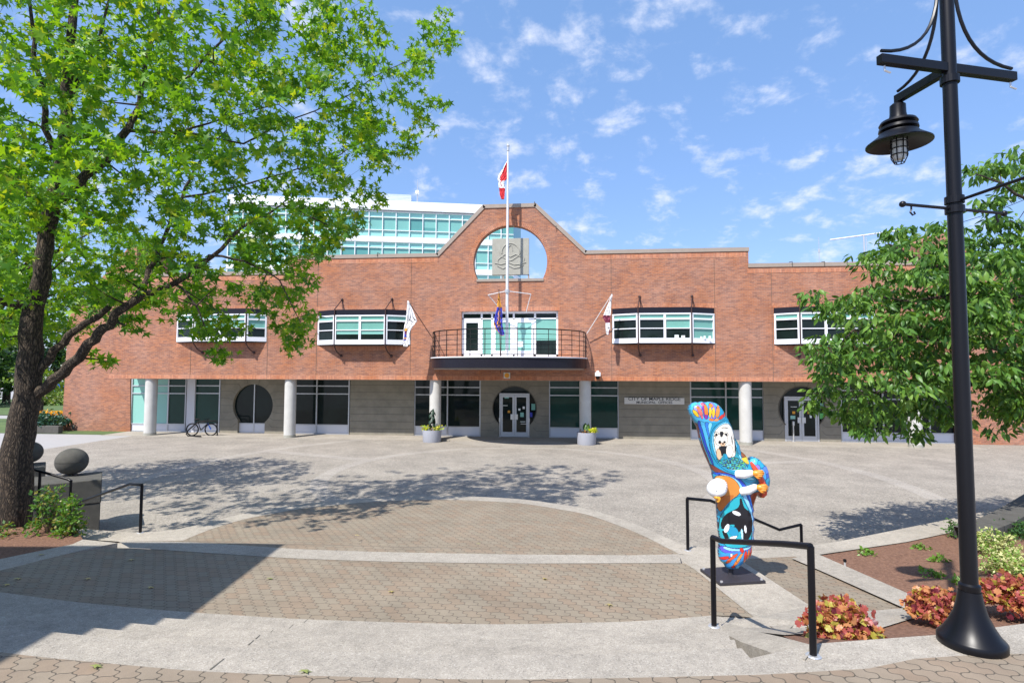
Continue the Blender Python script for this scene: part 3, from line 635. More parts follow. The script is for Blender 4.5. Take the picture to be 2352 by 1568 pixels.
# upper bay windows
PB = .56
for x0, x1, z0, z1, b in BR:
    ul, ur = b[4], b[5]; cxl = onY(ul, b[3], -PB).x; cxr = onY(ur, b[3], -PB).x
    A = Vector((x0+.02, .02, 0)); B = Vector((cxl, -PB, 0)); C = Vector((cxr, -PB, 0)); D = Vector((x1-.02, .02, 0)); zt = z1-.30; zb = z0
    bay = MB(); hdr = MB()
    # top and bottom plates
    for (za, zb_, mb_) in ((z1-.3, z1, hdr), (z0+.0, z0+.06, hdr)):
        mb_.prism([(A.x, A.y), (B.x, B.y), (C.x, C.y), (D.x, D.y), (D.x, .3), (A.x, .3)], [], lambda a, c_, t, za=za, zb_=zb_: (a, c_, za+(zb_-za)*t), 0)
    bo = hdr.build('bay_window', 'navy', hall)
    fr_ = MB(); H = zt-z0
    h1, h2 = z0+.06, zt; sill = h1+.27; m1 = sill+(h2-sill)*.38; m2 = sill+(h2-sill)*.77
    specs = [(A, B, 1, 'L'), (B, C, 2, 'C'), (C, D, 1, 'R')]; panes = []
    for P_, Q_, n_, nm in specs:
        d = (Q_-P_); ln = d.length; d.normalize(); nr = Vector((d.y, -d.x, 0))
        def P3(s, z, o=0): return Vector((P_.x+d.x*s+nr.x*o, P_.y+d.y*s+nr.y*o, z))
        def bx(s0, s1, za, zb_, mb_, o=0.0, th=.05): mb_.obox(P3((s0+s1)/2, (za+zb_)/2, o), d*(s1-s0)/2, nr*th, Vector((0, 0, (zb_-za)/2)))
        bx(0, ln, h1, sill-.02, fr_, 0, .05); bx(0, ln, h2-.07, h2, fr_)
        posts = [0.05+(ln-.1)*i/n_ for i in range(n_+1)]
        for i, s in enumerate(posts): hw = .038 if i in (0, n_) else .06; bx(s-hw, s+hw, sill-.02, h2-.09, fr_, .002)
        for s0, s1 in zip(posts, posts[1:]):
            bx(s0+.038, s1-.038, m1-.022, m1+.022, fr_); bx(s0+.038, s1-.038, m2-.05, m2+.035, fr_)
            for k_, (za, zb_) in enumerate(((sill-.02, m1), (m1, m2), (m2, h2))):
                panes.append((P3((s0+s1)/2, (za+zb_)/2, -.02), d*(s1-s0-.06)/2, nr*.01, Vector((0, 0, (zb_-za)/2)), k_, nm, s0 > .3))
    fr_.build('frame', 'white', bo)
    for (c_, ax, ay, az, k_, nm, sec) in panes:
        m_ = 'glass'
        idx = bays.index(b)
        if k_ == 2: m_ = 'blind'
        elif idx == 1 and nm == 'C' and k_ == 1: m_ = 'blind'
        elif idx == 2 and ((nm == 'C' and sec and k_ == 1) or nm == 'R'): m_ = 'blind'
        elif idx == 0 and nm != 'L' and k_ == 1: m_ = 'blind'
        MB().obox(c_, ax, ay, az).build('pane', m_, bo)
        if idx == 1 and nm == 'C' and k_ == 0: MB().obox(c_+Vector((0, -.013, az.z*.55)), ax, (0, .004, 0), az*.42).build('blind', 'blindl', bo)
    for q in (B, C):
        k = MB(); s_ = -1 if q is B else 1
        k.tube([(q.x, q.y-.05, z0-.02), (q.x, q.y-.05, z1+.02)], .035, 8)
        k.tube([(q.x, q.y-.05, z1+.02), (q.x+.15, .0, z1+.62)], .028, 6)
        k.tube([(q.x+.15, .0, z1+.62), (q.x+.3, -.02, z1+.05)], .022, 6)
        k.ball((q.x+.15, -.03, z1+.62), .07, 6)
        k.tube([(q.x, q.y-.05, z0-.02), (q.x+.06, q.y+.2, z0-.35), (q.x+.16, -.02, z0-.55)], .032, 6); k.ball((q.x+.16, -.03, z0-.55), .08, 6)
        k.build('bracket', 'brown', bo, smooth=True)
# picture frames and a clock on the sills, seen through the glass
x0, x1, z0, z1, b = BR[2]
sh = MB()
for u, wd, ht in ((1554, .2, .26), (1569, .18, .2), (1606, .3, .1), (1618, .1, .16), (1630, .12, .15)):
    p = onY(u, 777, -PB-.0 if u < 1585 else -.3); sh.box(p.x-wd/2, p.x+wd/2, p.y-.03, p.y-.02, p.z-ht/2+.05, p.z+ht/2+.05)
sh.build('sill_ornament', 'paper', hall)
# balcony doors
Yd = .25
g = MB(); xm = [XX(u, Yd) for u in (1062, 1106, 1130, 1180, 1229, 1280)]; 
for x in xm: g.box(x-.05, x+.05, Yd-.05, Yd+.06, dz0, dz1-.12)
g.box(dx0, dx1, Yd-.055, Yd+.065, dz1-.12, dz1); g.box(dx0, dx1, Yd-.05, Yd+.05, dz1-.42, dz1-.36); g.box(dx0, dx1, Yd-.05, Yd+.05, dz0, dz0+.1)
bd = g.build('balcony_door', 'white', hall)
for i, (m_, k_) in enumerate((('glass', 1), ('blind', 0), ('blind', 1), ('blindl', 1), ('blind', 0))):
    a, b = xm[i]+.05, xm[i+1]-.05
    MB().box(a, b, Yd, Yd+.01, dz0+.1, dz1-.42).build('pane', m_, bd); MB().box(a, b, Yd, Yd+.01, dz1-.36, dz1-.12).build('pane', 'glass', bd)
    if k_: MB().box(a, a+.14, Yd-.04, Yd-.003, dz0+.11, dz1-.43).box(b-.14, b, Yd-.04, Yd-.003, dz0+.11, dz1-.43).box(a+.14, b-.14, Yd-.04, Yd-.003, dz1-.6, dz1-.43).box(a+.14, b-.14, Yd-.04, Yd-.003, dz0+.11, dz0+.3).build('door_leaf', 'white', bd)
MB().box(xm[4]+.05, xm[5]-.05, Yd-.012, Yd-.003, dz0+.1, dz0+.85).build('pane', 'glass', bd)
MB().box(dx0, dx1, .5, .6, dz0, dz1).build('backing', 'brown', bd)
# balcony
ba = (XX(1347)-XX(995))/2; bc = (XX(1347)+XX(995))/2; bb = 3.5; zf = ZZ(1000, 822); zl = ZZ(1000, 846)
def ell(a, s=1.0, o=0): return Vector((bc+(ba*s+o)*math.cos(a), -(bb*s+o)*math.sin(a), 0))
AN = np.linspace(0, math.pi, 41)
bal = MB().prism([(ell(a).x, ell(a).y) for a in AN], [], lambda a, b, t: (a, b-.001, zl+.02+(zf-.07-zl)*t), 0).build('balcony', 'navy', hall)
MB().prism([(ell(a, 1, .06).x, ell(a, 1, .06).y) for a in AN], [], lambda a, b, t: (a, b-.001, zf-.045+.05*t), 0).build('slab_edge', 'white', bal)
MB().prism([(ell(a, 1, -.12).x, ell(a, 1, -.12).y) for a in AN], [], lambda a, b, t: (a, b-.001, zl-.06+.075*t), 0).build('underside', 'coping', bal)
ra = MB(); zrr = ZZ(1000, 766)
for k_ in range(6):
    z = zrr-(zrr-zf-.06)*k_/5.2; rr_ = .03 if k_ == 0 else .014
    ra.tube([ell(a, 1, -.06)+Vector((0, 0, z)) for a in AN], rr_, 6)
for a in np.linspace(.02, math.pi-.02, 17): 
    p = ell(a, 1, -.06); ra.bar(p+Vector((0, 0, zf)), p+Vector((0, 0, zrr)), .06, .03)
ra.build('railing', 'blackm', bal, smooth=False)
bx_ = MB(); p = onY(1194, 790, -.9); bx_.box(p.x-.16, p.x+.16, p.y-.05, p.y+.1, p.z-.14, p.z+.14); bx_.build('junction_box', 'white', bal)
# main flagpole on the balcony
pf = onY(1165, 640, -1.0); fp = thing('flagpole', (pf.x, -1.0, zf), 'tall silver flagpole rising from the balcony in front of the gable opening', 'flagpole')
zt = onY(1168, 347, -1.0).z
MB().tube([(pf.x, -1, zf), (pf.x, -1, zf+4), (pf.x+.02, -1, zt)], [.085, .075, .05], 12).build('pole', 'pole', fp, smooth=True)
MB().tube([(pf.x+.02, -1, zt), (pf.x+.02, -1, zt+.2)], .075, 10).ball((pf.x+.02, -1, zt+.28), .09, 8).build('truck', 'steel', fp, smooth=True)
zs1 = onY(1165, 669, -1).z; g = MB()
g.tube([(pf.x-1.05, -.6, zs1-.12), (pf.x-.1, -1, zs1)], .022, 6).tube([(pf.x+.1, -1, zs1), (pf.x+1.2, -.6, zs1-.1)], .022, 6).tube([(pf.x-1.05, -.6, zs1-.12), (pf.x-.3, -.02, zs1-1.0)], .022, 6, m=0).tube([(pf.x+1.2, -.6, zs1-.1), (pf.x+.9, -.02, zs1-1.0)], .022, 6)
g.build('stay', 'pole', fp); MB().lathe([(.13, -.08), (.13, .08)], (pf.x, -1, zs1), 14).build('collar', 'steel', fp)
# flags: hanging cloth from rows of picture points
def cloth(name, rows, Y, mats_, pick, label, amp=.06, cols=8):
    mb = MB(); G = []
    sub = []
    for (a, b) in zip(rows, rows[1:]):
        for t in range(4): sub.append(tuple(a[i]+(b[i]-a[i])*t/4 for i in range(3)))
    sub.append(rows[-1])
    for j, (ul, ur, v) in enumerate(sub):
        row = []
        for i in range(cols+1):
            u = ul+(ur-ul)*i/cols; p = onY(u, v, Y); wv = math.sin(i*1.7+j*.35)*amp*min(1, j/3.0); row.append(Vector((p.x, Y+wv, p.z)))
        G.append(row)
    for j in range(len(G)-1):
        for i in range(cols): mb.quad(G[j][i], G[j][i+1], G[j+1][i+1], G[j+1][i], m=pick(i/cols, j/(len(G)-1)))
    # give the cloth a thickness
    o = mb.build(name, mats_, smooth=False)
    o.modifiers.new('w', 'WELD').merge_threshold = .002
    sm = o.modifiers.new('s', 'SOLIDIFY'); sm.thickness = .008
    for p in o.data.polygons: p.use_smooth = True
    return tag(o, label, 'flag')
cloth('flag', [(1163, 1166, 371), (1156, 1166, 385), (1146, 1166, 402), (1143, 1164, 412), (1145, 1158, 418), (1145, 1159, 428), (1147, 1160, 436), (1148, 1159, 448), (1152, 1158, 458)], -1.0, ['red', 'fwhite'], lambda s, t: (0 if t < .42 and s > .25 - .1*t else (0 if t > .68 else (1 if not (.3 < s < .45 and t < .6) else 0))), 'red and white flag at the top of the tall flagpole', amp=.018)
cloth('flag', [(1145, 1147, 672), (1143, 1149, 690), (1141, 1153, 710), (1136, 1154, 728), (1134, 1154, 745), (1139, 1156, 757), (1146, 1159, 765), (1150, 1157, 771)], -1.6, ['gold', 'fblue'], lambda s, t: 0 if (t < .25 or (t < .62 and .35 < s < .75 and int(s*8+t*22) % 2 == 0) or t > .95 or (s < .12 and t > .5)) else 1, 'blue flag with gold top hanging on a short staff over the balcony', amp=.018)
cloth('flag', [(936, 938, 690), (934, 948, 712), (932, 958, 737), (929, 950, 748), (927, 942, 760), (926, 941, 775), (925, 939, 788), (927, 935, 796)], -1.5, ['fwhite', 'fblue', 'gold', 'maroon'], lambda s, t: (2 if .48 < t < .56 or .68 < t < .74 else (3 if .54 < t < .62 and s > .2 else 1)) if (.0 < s < .45 and .48 < t < .76 and not s < .1) else 0, 'white flag with small coloured crest leaning left of the balcony', amp=.018)
cloth('flag', [(1404, 1407, 677), (1399, 1404, 692), (1391, 1403, 712), (1384, 1402, 728), (1391, 1401, 741), (1391, 1402, 752), (1392, 1400, 762), (1394, 1399, 769)], -1.0, ['fwhite', 'maroon'], lambda s, t: 1 if (.38 < t < .56 or (t > .75 and s > .7)) else 0, 'white and maroon flag leaning right of the balcony', amp=.018)
for (a, b, Y0, Y1, lb) in (((993, 776), (936, 689), -.3, -1.5, 'thin dark staff slanting from the left end of the balcony rail'), ((1348, 766), (1406, 675), -.3, -1.0, 'thin white staff slanting from the right end of the balcony rail'), ((1150, 857), (1146, 664), -1.6, -1.6, 'thin dark upright staff behind the balcony railing')):
    p, q = onY(*a, Y0), onY(*b, Y1); o = MB().tube([p, q], .02, 6).build('flag_staff', 'pole' if 'white' in lb else 'brown'); tag(o, lb, 'flagstaff')
# relief plaque in the round opening
x0, x1, z0, z1 = rect(1131, 549, 1215, 631, .2); pl = thing('relief_plaque', ((x0+x1)/2, .2, z0), 'square grey relief plaque standing in the round gable opening', 'plaque')
MB().box(x0, x1, .12, .3, z0, z1).build('panel', 'relief', pl, bevel=.01)
g = MB(); mx_, mz = (x0+x1)/2, (z0+z1)/2; w_ = (x1-x0)/2
def stroke(pts, r_=.035): g.tube([(mx_+a*w_, .115, mz+b*w_) for a, b in pts], r_, 6)
stroke([(.48*math.cos(a), .22+.5*math.sin(a)) for a in np.linspace(-.1, math.pi+.1, 18)])
stroke([(-.6, -.1), (-.3, .12), (0, -.02), (.3, .12), (.62, -.05)]); stroke([(-.85, -.35), (-.5, -.42), (-.1, -.32), (.2, -.45), (.5, -.42), (.85, -.33)])
stroke([(-.7, -.5), (-.4, -.66), (-.1, -.5), (.2, -.64), (.5, -.6), (.72, -.45)]); stroke([(.62, .3), (.4, .0), (.1, -.2), (-.3, -.28)], .03); stroke([(-.62, .3), (-.5, 0), (-.2, -.15)], .03)
stroke([(-.15, .1), (-.1, .55), (.05, .62), (.12, .3)], .03); stroke([(.75, -.1), (.7, -.35), (.5, -.5)], .03); stroke([(-.55, -.05), (-.7, -.2), (-.68, -.4)], .03)
g.build('carving', 'relief', pl, smooth=True)
g = MB()
for u in (1156, 1224-10): x = XX(u, .2, 635); MB().box(x-.04, x+.04, .16, .26, zch+.01, z0).build('support', 'coping', pl)
# square badge, security camera, sign
x0, x1, z0, z1 = rect(1157, 855, 1172, 869, -.02); em = thing('wall_badge', ((x0+x1)/2, -.02, z0), 'small square white and amber badge on the brick under the balcony', 'badge')
MB().box(x0, x1, -.07, -.014, z0, z1).build('plate', 'sign', em, bevel=.01); d_ = MB().lathe([(.13, -.01), (.13, .01)], (0, 0, 0), 20).build('disc', 'gold', em)
d_.matrix_parent_inverse = Matrix.Identity(4); d_.rotation_euler = (R(90), 0, 0); d_.location = (0, -.06, (z1-z0)/2)
p = onY(1373, 862, -.2); sc_ = thing('security_camera', p, 'white dome security camera on the brick right of the balcony', 'camera')
MB().box(p.x-.14, p.x+.14, p.y-.12, p.y+.19, p.z-.04, p.z+.16).build('housing', 'white', sc_, bevel=.02); MB().ball(p+Vector((0, 0, -.1)), .1, 8).build('dome', 'blackm', sc_, smooth=True); MB().ball(p+Vector((0, 0, .17)), .08, 6).build('cap', 'white', sc_, smooth=True)
x0, x1, z0, z1 = rect(1434, 912.6, 1572, 928.6, YW-.06); sg = thing('wall_sign', ((x0+x1)/2, YW-.06, z0), 'long white wall sign reading CITY OF MAPLE RIDGE MUNICIPAL OFFICES', 'sign')
MB().box(x0, x1, YW-.07, YW-.012, z0, z1).build('panel', 'sign', sg, bevel=.006)
def text(body, size, x, z, y, parent, m, name='lettering', wx=1.0):
    cu = bpy.data.curves.new('t', 'FONT'); cu.body = body; cu.size = size; cu.align_x = 'CENTER'; cu.extrude = .004; cu.offset = .0015
    o = bpy.data.objects.new('t', cu); COL.objects.link(o); bpy.context.view_layer.update()
    me = bpy.data.meshes.new_from_object(o.evaluated_get(bpy.context.evaluated_depsgraph_get())); bpy.data.objects.remove(o)
    me.transform(Matrix.Scale(wx, 4, (1, 0, 0))); me.transform(Matrix.Rotation(R(90), 4, 'X')); me.transform(Matrix.Translation((x, y, z))); me.materials.clear(); me.materials.append(K[m])
    q = bpy.data.objects.new(name, me); COL.objects.link(q); q.parent = parent; q.matrix_parent_inverse = Matrix.Translation(-Vector(parent.location)); return q
text('CITY OF MAPLE RIDGE', .25, (x0+x1)/2, z0+.205, YW-.076, sg, 'ink', wx=1.12); text('MUNICIPAL  OFFICES', .185, (x0+x1)/2, z0+.035, YW-.076, sg, 'ink', wx=1.12)
# door posts
def post(u, v, label):
    b = onZ(u, v, LP+.02); t = thing('door_button_post', b, label, 'post', 'slim steel posts before the doors')
    MB().tube([b, b+Vector((0, 0, .95))], .035, 8).build('pole', 'steel', t, smooth=True); MB().lathe([(.09, 0), (.05, .03)], b, 12).build('base', 'steel', t)
    MB().box(b.x-.05, b.x+.05, b.y-.06, b.y+.04, b.z+.85, b.z+1.08).build('button_box', 'steel', t, bevel=.02)
post(1148, 1003, 'slim steel post left of the entrance doors under the balcony'); post(1215, 1004, 'slim steel post right of the entrance doors under the balcony')
post(1823, 1014, 'slim steel post before the left leaf of the right-hand doors'); post(1900, 1014, 'slim steel post beside the right edge of the right-hand doors')

# ------------------------------------------------------------------ office tower behind
def cpt(u, v):      # on the tower facade plane
    d = ray(u, v); base = CAM + _h*77 + _r*(-13.6); dirn = (_r + _h*0.13).normalized(); nrm = Vector((dirn.y, -dirn.x, 0))
    return CAM + d*((base-CAM).dot(nrm)/d.dot(nrm))
tdir = (_r+_h*0.13).normalized(); tn = Vector((tdir.y, -tdir.x, 0)); T0 = cpt(560, 470); TE = cpt(1176, 470)
tw = thing('office_tower', Vector((T0.x, T0.y, 0)), 'teal glass and white office block rising behind the brick hall', 'building')
Ltot = (Vector((TE.x, TE.y, 0))-Vector((T0.x, T0.y, 0))).length
def T(s, z, o=0): return Vector((T0.x, T0.y, 0)) + tdir*s + tn*o + Vector((0, 0, z))
def tbox(mb, s0, s1, z0, z1, o0, o1, m=0): mb.obox(T((s0+s1)/2, (z0+z1)/2, (o0+o1)/2), tdir*(s1-s0)/2, tn*(o1-o0)/2, Vector((0, 0, (z1-z0)/2)), m)
zr0 = cpt(1000, 467).z; zr1 = cpt(1000, 487).z
zA = [cpt(1000, v).z for v in (491, 504.5, 539, 555, 566)]; dzf = cpt(1000, 491).z-cpt(1000, 560).z
g = MB(); tbox(g, -2, Ltot, 0, zr1+.1, -22, -.35); g.build('body', 'twhite', tw)
g = MB(); tbox(g, -2, Ltot+.3, zr1, zr0, -22, .3)
for k_ in range(5): tbox(g, -2, Ltot, zr1-.2-dzf*k_-dzf+.0, zr1-.2-dzf*k_-dzf+.62, -.34, .12)
g.build('white_band', 'twhite', tw)
s = -1.9; i = 0
while s < Ltot-1.2:
    for k_ in range(4):
        zt_ = zr1-.22-dzf*k_; zb_ = zt_-dzf+.72
        f = MB(); tbox(f, s-.05, s+.05, zb_, zt_, -.3, .06)
        for zz_ in (zb_, zb_+.95, zt_-.8, zt_): tbox(f, s+.05, s+1.79, zz_-.04, zz_+.04, -.3, .04)
        wo = f.build('window', 'twhite', tw)
        h_ = rng.random(); p = MB(); tbox(p, s+.05, s+1.79, zb_+.95, zt_-.8, -.2, -.15, m=0 if h_ > .2 else 1)
        if h_ > .7: tbox(p, s+.05, s+1.79, zb_+1.0, zb_+1.5, -.149, -.14, m=1)
        tbox(p, s+.05, s+1.79, zb_, zb_+.95, -.2, -.15, m=2); tbox(p, s+.05, s+1.79, zt_-.8, zt_, -.2, -.15, m=2)
        p.build('pane', ['tglass', 'tglass2', 'tspan'], wo)
    s += 1.84
# receding right end
g = MB(); e0 = T(Ltot, 0, .1)
for k_ in range(5):
    zz_ = zr1-.22-dzf*k_; a = T(Ltot+.02, 0, -.3); b = a+(_h*6+_r*1.4)
    for (za, zb_, m_) in ((zz_-dzf+.7, zz_, 0), (zz_-dzf+.1, zz_-dzf+.7, 1)): g.quad(Vector((a.x, a.y, za)), Vector((b.x, b.y, za)), Vector((b.x, b.y, zb_)), Vector((a.x, a.y, zb_)), m=m_)
g.build('end_glazing', ['tglass2', 'twhite'], tw)
a = cpt(780, 436); b = cpt(943, 436); zz1 = cpt(860, 437).z; s0 = (Vector((a.x-T0.x, a.y-T0.y, 0))).dot(tdir); s1 = (Vector((b.x-T0.x, b.y-T0.y, 0))).dot(tdir)
g = MB(); tbox(g, s0, s1, zr0-.3, zz1+.2, -9, -2); o = g.build('penthouse', 'tgrey', tw)
g = MB()
for q in range(1, 8): tbox(g, s0, s1, zr0+(zz1-zr0)*q/8-.02, zr0+(zz1-zr0)*q/8+.02, -1.995, -1.97)
g.build('louvre', 'twhite', o)
def mast(base, h, label, cross=False):
    t = thing('roof_antenna', base, label, 'antenna'); MB().tube([base, base+Vector((0, 0, h))], [.12, .03], 6).build('mast', 'steel', t); MB().box(base.x-.25, base.x+.25, base.y-.25, base.y+.25, base.z+h*.42, base.z+h*.42+.5).build('box', 'white', t, bevel=.1)
pb = cpt(958, 463); mast(Vector((pb.x, pb.y, zr0))+(-tn)*1, 3.6, 'white aerial mast on the flat roof of the glass office block')
p = onY(1882, 604, 8); t = thing('roof_antenna', (p.x, 8, zW-.4), 'thin whip aerial on the lower brick roof, left of the crossbar aerial', 'antenna'); MB().tube([(p.x, 8, zW-.5), (p.x, 8, onY(1882, 545, 8).z)], [.03, .015], 5).build('mast', 'steel', t); MB().tube([(p.x, 8, onY(1882, 580, 8).z), (p.x, 8, onY(1882, 572, 8).z)], .06, 6).build('coil', 'steel', t)
a = onY(1906, 551, 9); b = onY(2068, 529, 9); c_ = onY(1984, 541, 9); t = thing('roof_aerial', (c_.x, 9, zW-.4), 'pale crossbar aerial on twin masts above the lower brick roof', 'antenna')
MB().tube([a, b], .05, 6).build('boom', 'white', t); MB().tube([(c_.x, 9, zW-.5), (c_.x, 9, c_.z)], .05, 6).build('mast', 'steel', t); MB().tube([(c_.x+.17, 9.05, zW-.5), (c_.x+.17, 9.05, c_.z-.1)], .02, 6).build('mast', 'steel', t)

# ------------------------------------------------------------------ street furniture
def rail(path, posts, label, r_=.024, name='handrail'):
    t = thing(name, posts[0][0], label, 'handrail'); MB().tube(path, r_, 10).build('rail', 'black', t, smooth=True)
    for b, tp in posts:
        MB().tube([b-Vector((0, 0, .02)), tp], r_, 10).build('post', 'black', t, smooth=True)
        MB().lathe([(.06, 0), (.05, .008)], b, 14).build('foot', 'steel', t)
b1 = onZ(1868, 1505, L0); b2 = onZ(1640, 1437, lev[1]); t1, t2 = onV(b1, 1254), onV(b2, 1233)
rail([t2, t2+(t1-t2)*.12+Vector((0, 0, -.03)), t1+(t2-t1)*.22+Vector((0, 0, .0)), t1], [(b1, t1), (b2, t2)], 'black handrail in front of the painted statue, nearest the camera', .027)
b1 = onZ(1580, 1263, L2); t1 = onV(b1, 1144); t2 = atD(1840, 1204, 10.3); b2 = Vector((t2.x, t2.y, 0.02))
rail([t1, atD(1632, 1149, 9.4), atD(1790, 1216, 10.2), t2], [(b1, t1), (b2, t2)], 'black handrail behind the painted statue, stepping down to the plaza', .026)
b1 = onZ(322, 1223, L2); t1 = onV(b1, 1113); t2 = atD(120, 1172, 12.3); b2 = Vector((t2.x, t2.y, .02))
rail([t1, atD(298, 1111, 10.3), atD(190, 1150, 11.6), t2], [(b1, t1), (b2, t2)], 'black handrail right of the stone block, sloping down behind the bush', .026)
b1 = onZ(158, 1218, L2); t1 = onV(b1, 1102); b2 = onZ(86, 1214, L2); t2 = onV(b2, 1082)
rail([t1+Vector((.0, 0, -.02)), t1+(t2-t1)*.08, t2, t2+(t2-t1)*2], [(b1, t1), (b2, t2)], 'black handrail between the big tree trunk and the stone block', .024)
def stoneblock(u0, u1, v_top, v_bot, dep, label):
    c2 = atD(u1, v_top, dep); zt_ = c2.z; dax = Vector((c2.x-CAM.x, c2.y-CAM.y, 0)).normalized(); wax = Vector((dax.y, -dax.x, 0)); w_ = (c2-atD(u0, v_top, dep)).length/2*1.0
    cc = Vector((c2.x, c2.y, 0))-wax*w_+dax*.6; t = thing('stone_block', cc, label, 'block')
    MB().obox(cc+Vector((0, 0, zt_*.28)), wax*w_, dax*.6, Vector((0, 0, zt_*.28))).build('plinth', 'stone', t, bevel=.015)
    MB().obox(cc+Vector((0, 0, zt_*.785)), wax*(w_+.012), dax*.612, Vector((0, 0, zt_*.215))).build('cap_block', 'stone', t, bevel=.02)
    return zt_*.995
zt_ = stoneblock(62, 233, 1100, 1218, 12.8, 'large dark stone block beside the bush, carrying the nearer stone ball')
zt2 = stoneblock(20, 104, 1072, 1120, 16.2, 'smaller dark stone block behind the tree trunk, carrying the farther stone ball')
def sball(u, dep, z, r_, label):
    c = atD(u, 1060, dep); c.z = z+r_; t = thing('stone_ball', (c.x, c.y, z), label, 'stone ball')
    for s_, nm in ((1, 'upper_half'), (-1, 'lower_half')):
        prof = [(max(r_*math.cos(a), 1e-5), s_*(r_*.92*math.sin(a)+.008)) for a in np.linspace(0, math.pi/2, 10)]; MB().lathe(prof, c, 32).build(nm, 'stone', t, smooth=True)
    MB().lathe([(r_*.96, -.009), (r_*.96, .009)], c, 32).build('groove', 'groove', t)
sball(165, 13.3, zt_, .33, 'split stone ball on the large block right of the tree'); sball(66, 16.8, zt2, .34, 'split stone ball half hidden behind the tree trunk')

# lamp post
lb = onZ(2232, 1480, L0); LPz = lambda v: onV(lb, v).z
lp = thing('lamp_post', lb, 'tall black lamp post with bell foot and one hanging lantern', 'street lamp')
MB().tube([(lb.x, lb.y, lb.z+.4), (lb.x, lb.y, LPz(480)), (lb.x, lb.y, LPz(-160))], [.060, .054, .050], 20).build('pole', 'black', lp, smooth=True)
zb = LPz(1347)-lb.z
MB().lathe([(0.228, 0), (0.232, .012), (0.232, .055), (0.220, .07), (0.192, .10), (0.152, .17), (0.116, .25), (0.092, .34), (0.078, .43), (0.072, zb-.03), (0.076, zb), (0.076, zb+.02), (0.059, zb+.035)], lb, 40).build('bell_foot', 'black', lp, smooth=True)
for v in (460, 185, 1200-718): MB().lathe([(.07, -.03), (.07, .03)], (lb.x, lb.y, LPz(v)), 20).build('collar', 'black', lp)
za = LPz(158); d1 = (-_r*.69-_h*.14); d2 = (_h*.58-_r*.075); pc_ = Vector((lb.x, lb.y, za)); Zv = Vector((0, 0, 1))
for d, ln in ((d1, 1.0), (-d1, .98), (d2, .95)):
    MB().bar(pc_, pc_+d*ln, .06, .075).build('arm', 'black', lp, bevel=.004)
    pts = []
    st = pc_+d.normalized()*.085+Zv*.75
    for q in np.linspace(0, 1, 12):
        a = (1-q)**2; b = 2*q*(1-q); c = q*q; pts.append(st*a + (pc_+d.normalized()*.12+Zv*.1)*b + (pc_+d*ln*.97+Zv*.075)*c)
    MB().tube([st+Zv*.6]+pts, .014, 6).build('brace', 'black', lp, smooth=True)
for d, ln in ((d1, .93), (-d1, .92)): 
    p = pc_+d*ln-Zv*.05; MB().tube([p, p-Zv*.04, p-Zv*.06+_r*.05], .008, 5).build('clip', 'steel', lp)
le = pc_+d2*.93-Zv*.04; lt = thing('x', le, None, None); bpy.data.objects.remove(lt)
sc = .98
lan = MB().lathe([(0.043, 0), (0.065, -.02), (0.067, -.10), (0.077, -.155), (0.146, -.175), (0.159, -.20), (0.129, -.215), (0.159, -.235), (0.163, -.26), (0.129, -.275), (0.163, -.29), (0.172, -.31), (0.271, -.385), (0.271, -.395), (0.163, -.335), (0.052, -.32)], le, 36).build('lantern', 'black', lp, smooth=True)
MB().lathe([(.06, -.36), (.06, -.50), (.045, -.54), (.001, -.555)], le, 20).build('bulb_glass', 'lampglass', lan, smooth=True)
g = MB()
for k_ in range(8):
    a = 2*math.pi*k_/8; e = Vector((math.cos(a), math.sin(a), 0)); g.tube([le+e*.068-Zv*.34, le+e*.068-Zv*.52, le+e*.04-Zv*.575], .005, 5)
for z_, r_ in ((.38, .069), (.44, .069), (.5, .069), (.575, .04)): g.tube([le+Vector((math.cos(a), math.sin(a), 0))*r_-Zv*z_ for a in np.linspace(0, 2*math.pi, 17)], .005, 5, cap=False)
g.build('cage', 'black', lan)
zk = LPz(480); pk = Vector((lb.x, lb.y, zk))
for d, zo in ((-_r*.53-_h*.13, 0), (_r*.53+_h*.13, 0), (-_h*.62+_r*.05, .06)):
    g = MB().tube([pk+Zv*zo, pk+d+Zv*zo], .0135, 8); g.ball(pk+d+Zv*zo, .026, 8); g.build('banner_arm', 'black', lp, smooth=True)
p = pk-(_r*.53+_h*.13)*.84; MB().tube([p, p-Zv*.04, p-Zv*.06-_r*.01, p-Zv*.085+_r*.01, p-Zv*.075+_r*.03, p-Zv*.055+_r*.02], .007, 6).build('hook', 'black', lp)
p = pk+(_r*.53+_h*.13)*.84; MB().tube([p, p-Zv*.04, p-Zv*.085+_r*.01, p-Zv*.055+_r*.02], .007, 6).build('hook', 'black', lp)

